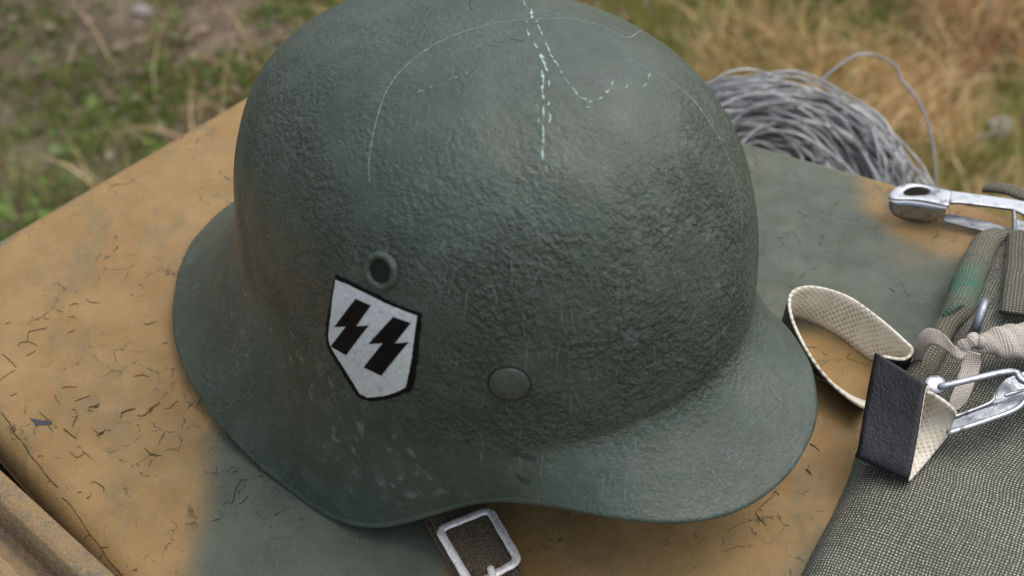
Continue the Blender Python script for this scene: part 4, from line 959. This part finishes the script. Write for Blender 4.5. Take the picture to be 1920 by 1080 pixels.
V, F, UV = tube([rp[k]+.0066*np.array((math.cos(a)*.80, math.cos(a)*.55, math.sin(a)*.95)) for a in np.linspace(0, 2*math.pi, 26, endpoint=False)], .0017, 9, closed=True)
child(mesh('binding_cord', V, F, M['webbing'], uv=UV, attrs={'stain': [.8]*len(V)}), bag)
# metal eye beside the rolled edge
e0 = np.array((0.19745, 0.01717, 0.02350)); ea = np.array((0.19357, 0.00934, 0.02350))-np.array((0.20163, 0.02515, 0.02350)); ea *= .0066/np.linalg.norm(ea)
V, F, UV = tube([e0+ea*math.cos(a)*1.0+np.array((.0012, .002, .0045))*math.sin(a) for a in np.linspace(0, 2*math.pi, 30, endpoint=False)], .0021, 10, closed=True)
child(mesh('metal_eye', V, F, M['dull_steel']), bag)
V, F, UV = tube(crom([(0.23505, 0.13201, 0.00400), (0.24155, 0.12431, 0.00900), (0.25013, 0.11805, 0.00900), (0.26277, 0.11477, 0.00600)], 24), [.003]+[.0045]*22+[.004], 12, flat=.45)
child(mesh('canvas_strap', V, F, M['webbing'], uv=UV, attrs={'stain': [0]*len(V)}), bag)
V, F, UV, MI = band([(0.23121, 0.08542, 0.01200), (0.22217, 0.05916, 0.01500), (0.21270, 0.03442, 0.01800), (0.20940, 0.02589, 0.01800)], [(0.24594, 0.08144, 0.01800), (0.23796, 0.05042, 0.02200), (0.22920, 0.02264, 0.02500), (0.22660, 0.01266, 0.02500)], 30, .002, m=8)
child(mesh('flap', V, F, M['webbing'], uv=UV, attrs={'stain': [0]*len(V)}), bag)

# ---------------------------------------------------------------- cotton tape tied round the rolled edge
tie = empty('cotton_tape', (0.19165, 0.00272, 0.02000))
tag(tie, 'cream cotton tape knotted round the rolled edge of the canvas bag', 'tape')
TM = [M['tape']]*3
V, F, UV = tube(crom([(0.25994, -0.00505, 0.02400), (0.23623, -0.00233, 0.02600), (0.22334, -0.00343, 0.02800), (0.20928, -0.00513, 0.03000), (0.20022, -0.00603, 0.03050), (0.19440, -0.00627, 0.03000), (0.18976, -0.00740, 0.03000), (0.18693, -0.00826, 0.03000)], 40), np.interp(np.linspace(0, 7, 40), range(8), [.0050, .0085, .0100, .0095, .0088, .0068, .0035, .002]), 20, flat=.5)
V = [(x, y, z+.0006*math.sin(x*900+y*300)) for x, y, z in V]
child(mesh('wide_end', V, F, TM[0], uv=UV), tie)
kp = np.array((0.18502, -0.00905, 0.03200))
V, F, UV = tube([kp+np.array((.0030*math.cos(a)+.0008*math.cos(3*a), .0012*math.cos(a), .0034*math.sin(a))) for a in np.linspace(0, 2*math.pi, 24, endpoint=False)], .0027*(1+.15*np.sin(np.arange(24)*1.9)), 10, closed=True)
child(mesh('knot', V, F, TM[0], uv=UV), tie)
V, F, UV, MI = band([(0.18367, -0.00808, 0.03350), (0.17840, -0.01053, 0.03300), (0.17552, -0.00119, 0.03200), (0.17159, 0.00364, 0.03000), (0.16810, 0.00351, 0.02600), (0.16702, 0.00231, 0.01800), (0.16832, 0.00090, 0.01000)], [(0.18287, -0.01395, 0.03200), (0.17851, -0.01587, 0.03100), (0.17501, -0.00916, 0.03000), (0.17191, -0.00383, 0.02800), (0.17065, -0.00213, 0.02400), (0.17064, -0.00084, 0.01600), (0.17155, 0.00055, 0.00900)], 60, .0012, m=8)
child(mesh('loop', V, F, TM, uv=UV, midx=MI), tie)
V, F, UV, MI = band([(0.18121, -0.01216, 0.03300), (0.17927, -0.01772, 0.02800), (0.17480, -0.02713, 0.02550), (0.17108, -0.03429, 0.02450), (0.17168, -0.03770, 0.02350)], [(0.18707, -0.01511, 0.03300), (0.18714, -0.01794, 0.02800), (0.18181, -0.02792, 0.02550), (0.17849, -0.03333, 0.02450), (0.17455, -0.03633, 0.02350)], 40, .0012, m=8)
child(mesh('tail', V, F, TM, uv=UV, midx=MI), tie)

# ---------------------------------------------------------------- snap hooks
hk = empty('snap_hook', (0.17752, -0.03072, 0.02000))
tag(hk, 'steel snap hook lying on the canvas bag, its nose under the black strap', 'snap hook', 'snap hooks on the canvas bag')
def bar(pts3, r, flat, name, par, mat, sides=10, n=30):
    V, F, UV = tube(crom(pts3, n), r, sides, flat=flat); return child(mesh(name, V, F, mat), par)
bar([(0.16536, -0.03359, 0.03350), (0.16852, -0.03400, 0.03500), (0.18040, -0.03152, 0.03600), (0.19138, -0.02909, 0.03650), (0.19656, -0.02924, 0.03650), (0.19815, -0.03349, 0.03600), (0.20716, -0.03334, 0.03500), (0.23566, -0.02442, 0.03300)], .0016, .75, 'upper_arm', hk, M['steel'])
V, F = lathe([(0, .0016), (.0022, .0015), (.0036, .0010), (.0041, .0002), (.0038, -.0008), (0, -.0010)], 28)
sx_ = np.array((0.16864, -0.03007, 0.03400))-np.array((0.16012, -0.03510, 0.03400)); sa = math.atan2(sx_[1], sx_[0]); c0 = Vector((0.16461, -0.03240, 0.03350))
q = Matrix.Rotation(sa, 3, 'Z')@Matrix.Rotation(R(22), 3, 'X')
child(mesh('ball_nose', [tuple(q@Vector((v[0]*1.25, v[1], v[2]))+c0) for v in V], F, M['steel']), hk)
bm = plate([(0.16656, -0.05087, 0.02650), (0.17098, -0.04311, 0.02650), (0.17824, -0.04036, 0.02700), (0.18562, -0.03730, 0.02750), (0.18840, -0.03400, 0.02850), (0.19124, -0.02977, 0.02950), (0.19437, -0.02720, 0.03100), (0.20462, -0.02311, 0.03200), (0.21424, -0.02279, 0.03200), (0.24155, -0.01492, 0.03100), (0.24006, -0.02709, 0.02900), (0.21038, -0.03695, 0.03000), (0.20185, -0.03486, 0.02900), (0.19536, -0.04007, 0.02800), (0.18279, -0.04505, 0.02700)], .0013, bevel=.0003)
child(bm_obj('body_plate', bm, M['dull_steel']), hk)
bar([(0.16565, -0.05232, 0.02720), (0.18219, -0.04663, 0.02780), (0.19443, -0.04196, 0.02880), (0.20067, -0.03668, 0.03000), (0.20928, -0.03294, 0.03100), (0.23857, -0.02447, 0.03000)], .0011, 1.0, 'folded_edge', hk, M['steel'])
bar([(0.17075, -0.04349, 0.02720), (0.18532, -0.03778, 0.02830), (0.18843, -0.03410, 0.02920)], .0006, 1.0, 'folded_edge', hk, M['steel'])
bar([(0.19124, -0.03671, 0.03120), (0.19465, -0.03595, 0.03180), (0.19908, -0.03472, 0.03220)], .0007, 1.0, 'stamped_ridge', hk, M['steel'])

h2 = empty('snap_hook', (0.21529, 0.11590, 0.00600))
tag(h2, 'steel snap hook with an oval eye lying on the tan patch at right edge', 'snap hook', 'snap hooks on the canvas bag')
ZT = .0140
hc = np.array((0.19589, 0.11752, 0.01400))
head = np.array([(0.18162, 0.11336, 0.01400), (0.18286, 0.11669, 0.01400), (0.18574, 0.12041, 0.01400), (0.18964, 0.12285, 0.01400), (0.19403, 0.12399, 0.01400), (0.19856, 0.12341, 0.01400), (0.20343, 0.12110, 0.01400), (0.20931, 0.11878, 0.01400), (0.21282, 0.11739, 0.01400), (0.20996, 0.10908, 0.01400), (0.20788, 0.10583, 0.01400), (0.20168, 0.10852, 0.01400), (0.19510, 0.11082, 0.01400), (0.18836, 0.11146, 0.01400), (0.18354, 0.11162, 0.01400)])
eye = np.array([(0.18958, 0.11689, 0.01400), (0.19143, 0.11937, 0.01400), (0.19489, 0.12096, 0.01400), (0.19873, 0.12083, 0.01400), (0.20190, 0.11902, 0.01400), (0.20166, 0.11691, 0.01400), (0.19947, 0.11529, 0.01400), (0.19597, 0.11456, 0.01400), (0.19232, 0.11426, 0.01400), (0.18997, 0.11518, 0.01400)])
def ringplate(outer, inner, th, z, name, par, mat):
    a = crom(outer, 72, True); b = crom(inner, 72, True); ctr = inner.mean(0)
    def by_angle(p):
        g = np.arctan2(p[:, 1]-ctr[1], p[:, 0]-ctr[0]); t = np.linspace(-math.pi, math.pi, 72, endpoint=False); o = np.argsort(g)
        return np.stack([np.interp(t, g[o], p[o, i], period=2*math.pi) for i in (0, 1)], 1)
    a, b = by_angle(a), by_angle(b); V = []; n = 72
    rings = [(a, -th), (a+(b-a)*.0, -.0006), (a+(b-a)*.06, -.0001), (a+(b-a)*.14, 0), (b+(a-b)*.14, 0), (b+(a-b)*.06, -.0002), (b, -.0007), (b, -th)]
    for p, dz_ in rings: V += [(x, y, z+dz_) for x, y in p]
    F = [(k*n+i, k*n+(i+1) % n, ((k+1) % 8)*n+(i+1) % n, ((k+1) % 8)*n+i) for k in range(8) for i in range(n)]
    return child(mesh(name, V, F, mat), par)
ringplate(head, eye, .0018, ZT, 'eye_plate', h2, M['steel'])
bm = plate([(0.21226, 0.11727, 0.01410), (0.22356, 0.11436, 0.01410), (0.23543, 0.11103, 0.01410), (0.24822, 0.10686, 0.01410), (0.29057, 0.09363, 0.01410), (0.28618, 0.08107, 0.01410), (0.25691, 0.08991, 0.01410), (0.24552, 0.09348, 0.01410), (0.24147, 0.09846, 0.01410), (0.23777, 0.10226, 0.01410), (0.22617, 0.10510, 0.01410), (0.21424, 0.10798, 0.01410), (0.20945, 0.10814, 0.01410)], .0016, bevel=.0005)
child(bm_obj('top_bar', bm, M['steel']), h2)
def wall(top, hts, name, th=.0014, push=(0, 0)):
    t = crom(top, 30); h = crom(np.array([(x, 0, 0) for x in hts]), 30)[:, 0]; t[:, 0] += push[0]; t[:, 1] += push[1]
    a = t.copy(); a[:, 2] -= .0010; b = t.copy(); b[:, 2] -= h
    V, F, UV, MI = band(a, b, 30, th, m=5); return child(mesh(name, V, F, M['steel']), h2)
wall([(0.18195, 0.11251, 0.01400), (0.18446, 0.11117, 0.01400), (0.18877, 0.11103, 0.01400), (0.19490, 0.10999, 0.01400), (0.20148, 0.10770, 0.01400), (0.20752, 0.10543, 0.01400)], [.004, .0085, .0115, .0125, .0115, .005], 'side_cheek')
wall([(0.18945, 0.12200, 0.01400), (0.19384, 0.12314, 0.01400), (0.19836, 0.12256, 0.01400), (0.20323, 0.12026, 0.01400), (0.20859, 0.11795, 0.01400), (0.21210, 0.11656, 0.01400)], [.004, .0085, .0115, .0125, .0115, .005], 'side_cheek')
V, F = lathe([(0, .0013), (.0009, .0011), (.0016, .0005), (.0018, -.0004)], 20)
c0 = Vector((0.19454, 0.11085, 0.00850)); q = Vector((-.12, -.95, .3)).to_track_quat('Z', 'Y').to_matrix()
child(mesh('rivet', [tuple(q@Vector(v)+c0) for v in V], F, M['steel']), h2)
bm = plate([(0.20714, 0.10970, 0.00550), (0.21361, 0.10911, 0.00580), (0.22201, 0.10595, 0.00580), (0.23094, 0.10194, 0.00550), (0.23815, 0.09827, 0.00500), (0.23421, 0.09535, 0.00420), (0.22633, 0.09787, 0.00400), (0.21862, 0.10136, 0.00400), (0.20809, 0.10620, 0.00400)], .0012, bevel=.0003)
child(bm_obj('spring_tongue', bm, M['dull_steel']), h2)
bar([(0.23857, 0.10241, 0.01300), (0.23785, 0.09705, 0.01050), (0.23644, 0.09019, 0.00800), (0.23430, 0.08210, 0.00500)], .0011, 1.0, 'end_post', h2, M['dull_steel'])
bm = plate([(0.23807, 0.09637, 0.01200), (0.25390, 0.09064, 0.01200), (0.25160, 0.07841, 0.00600), (0.23611, 0.08396, 0.00600)], .0012, bevel=.0003)
child(bm_obj('end_plate', bm, M['dull_steel']), h2)

# ---------------------------------------------------------------- coil of wire on the ledge behind the bonnet
cc = np.array((0.17146, 0.31292, -0.16062)); coil = empty('wire_coil', tuple(cc))
tag(coil, 'tangled coil of bare grey wire heaped behind the right of the bonnet', 'wire coil')
vw = cc-np.array((0.00000, -0.41318, 0.42187)); vw /= np.linalg.norm(vw); cn = -vw*.80+np.array((0, 0, .34)); cn /= np.linalg.norm(cn)
ca = np.cross((0, 0, 1), cn); ca /= np.linalg.norm(ca); cb = np.cross(cn, ca)
def loop(r, ctr, tilt, wob, ax_, n=72, rad=.00092):
    a = np.linspace(0, 2*math.pi, n, endpoint=False); ph = rng.uniform(0, 6.28, 4)
    rr_ = r*(1+wob*np.sin(2*a+ph[0])+wob*.7*np.sin(3*a+ph[1])+wob*.5*np.sin(7*a+ph[2]))
    h = ax_+r*tilt*np.sin(a+ph[3])+r*wob*1.2*np.sin(4*a+ph[1])
    p = cc+np.outer(rr_*np.cos(a)+ctr[0], ca)+np.outer(rr_*np.sin(a)+ctr[1], cb)+np.outer(h, cn)
    p[:, 2] = np.maximum(p[:, 2], -.232)
    return tube(p, rad, 5, closed=True)
ps = []
for i in range(210):
    r = .028+.064*rng.random()**.75
    ps.append(loop(r, rng.normal(0, .009, 2), rng.uniform(-.30, .30), rng.uniform(.02, .08), rng.uniform(-.035, .03)*(1-.5*(r-.03)/.1)))
V, F, UV = join(ps); o = mesh('coiled_strands', V, F, M['wire'], normals=False); o['kind'] = 'stuff'; child(o, coil)
for r, ctr in ((.094, (.004, .004)), (.097, (.002, -.006)), (.092, (-.008, .006))):
    V, F, UV = loop(r, ctr, rng.uniform(-.2, .2), .03, 0); child(mesh('loose_strand', V, F, M['wire'], normals=False), coil)
V, F, UV = tube(crom([(0.21022, 0.37558, -0.08908), (0.22476, 0.38293, -0.08069), (0.23560, 0.38632, -0.07682), (0.24810, 0.38568, -0.07754), (0.26047, 0.38081, -0.08311), (0.26387, 0.37487, -0.08989), (0.27259, 0.36768, -0.09810), (0.28117, 0.35578, -0.11169), (0.28496, 0.33923, -0.13058), (0.28596, 0.32508, -0.14675)], 60), .0010, 5); child(mesh('loose_strand', V, F, M['wire'], normals=False), coil)
bpy.context.view_layer.update()
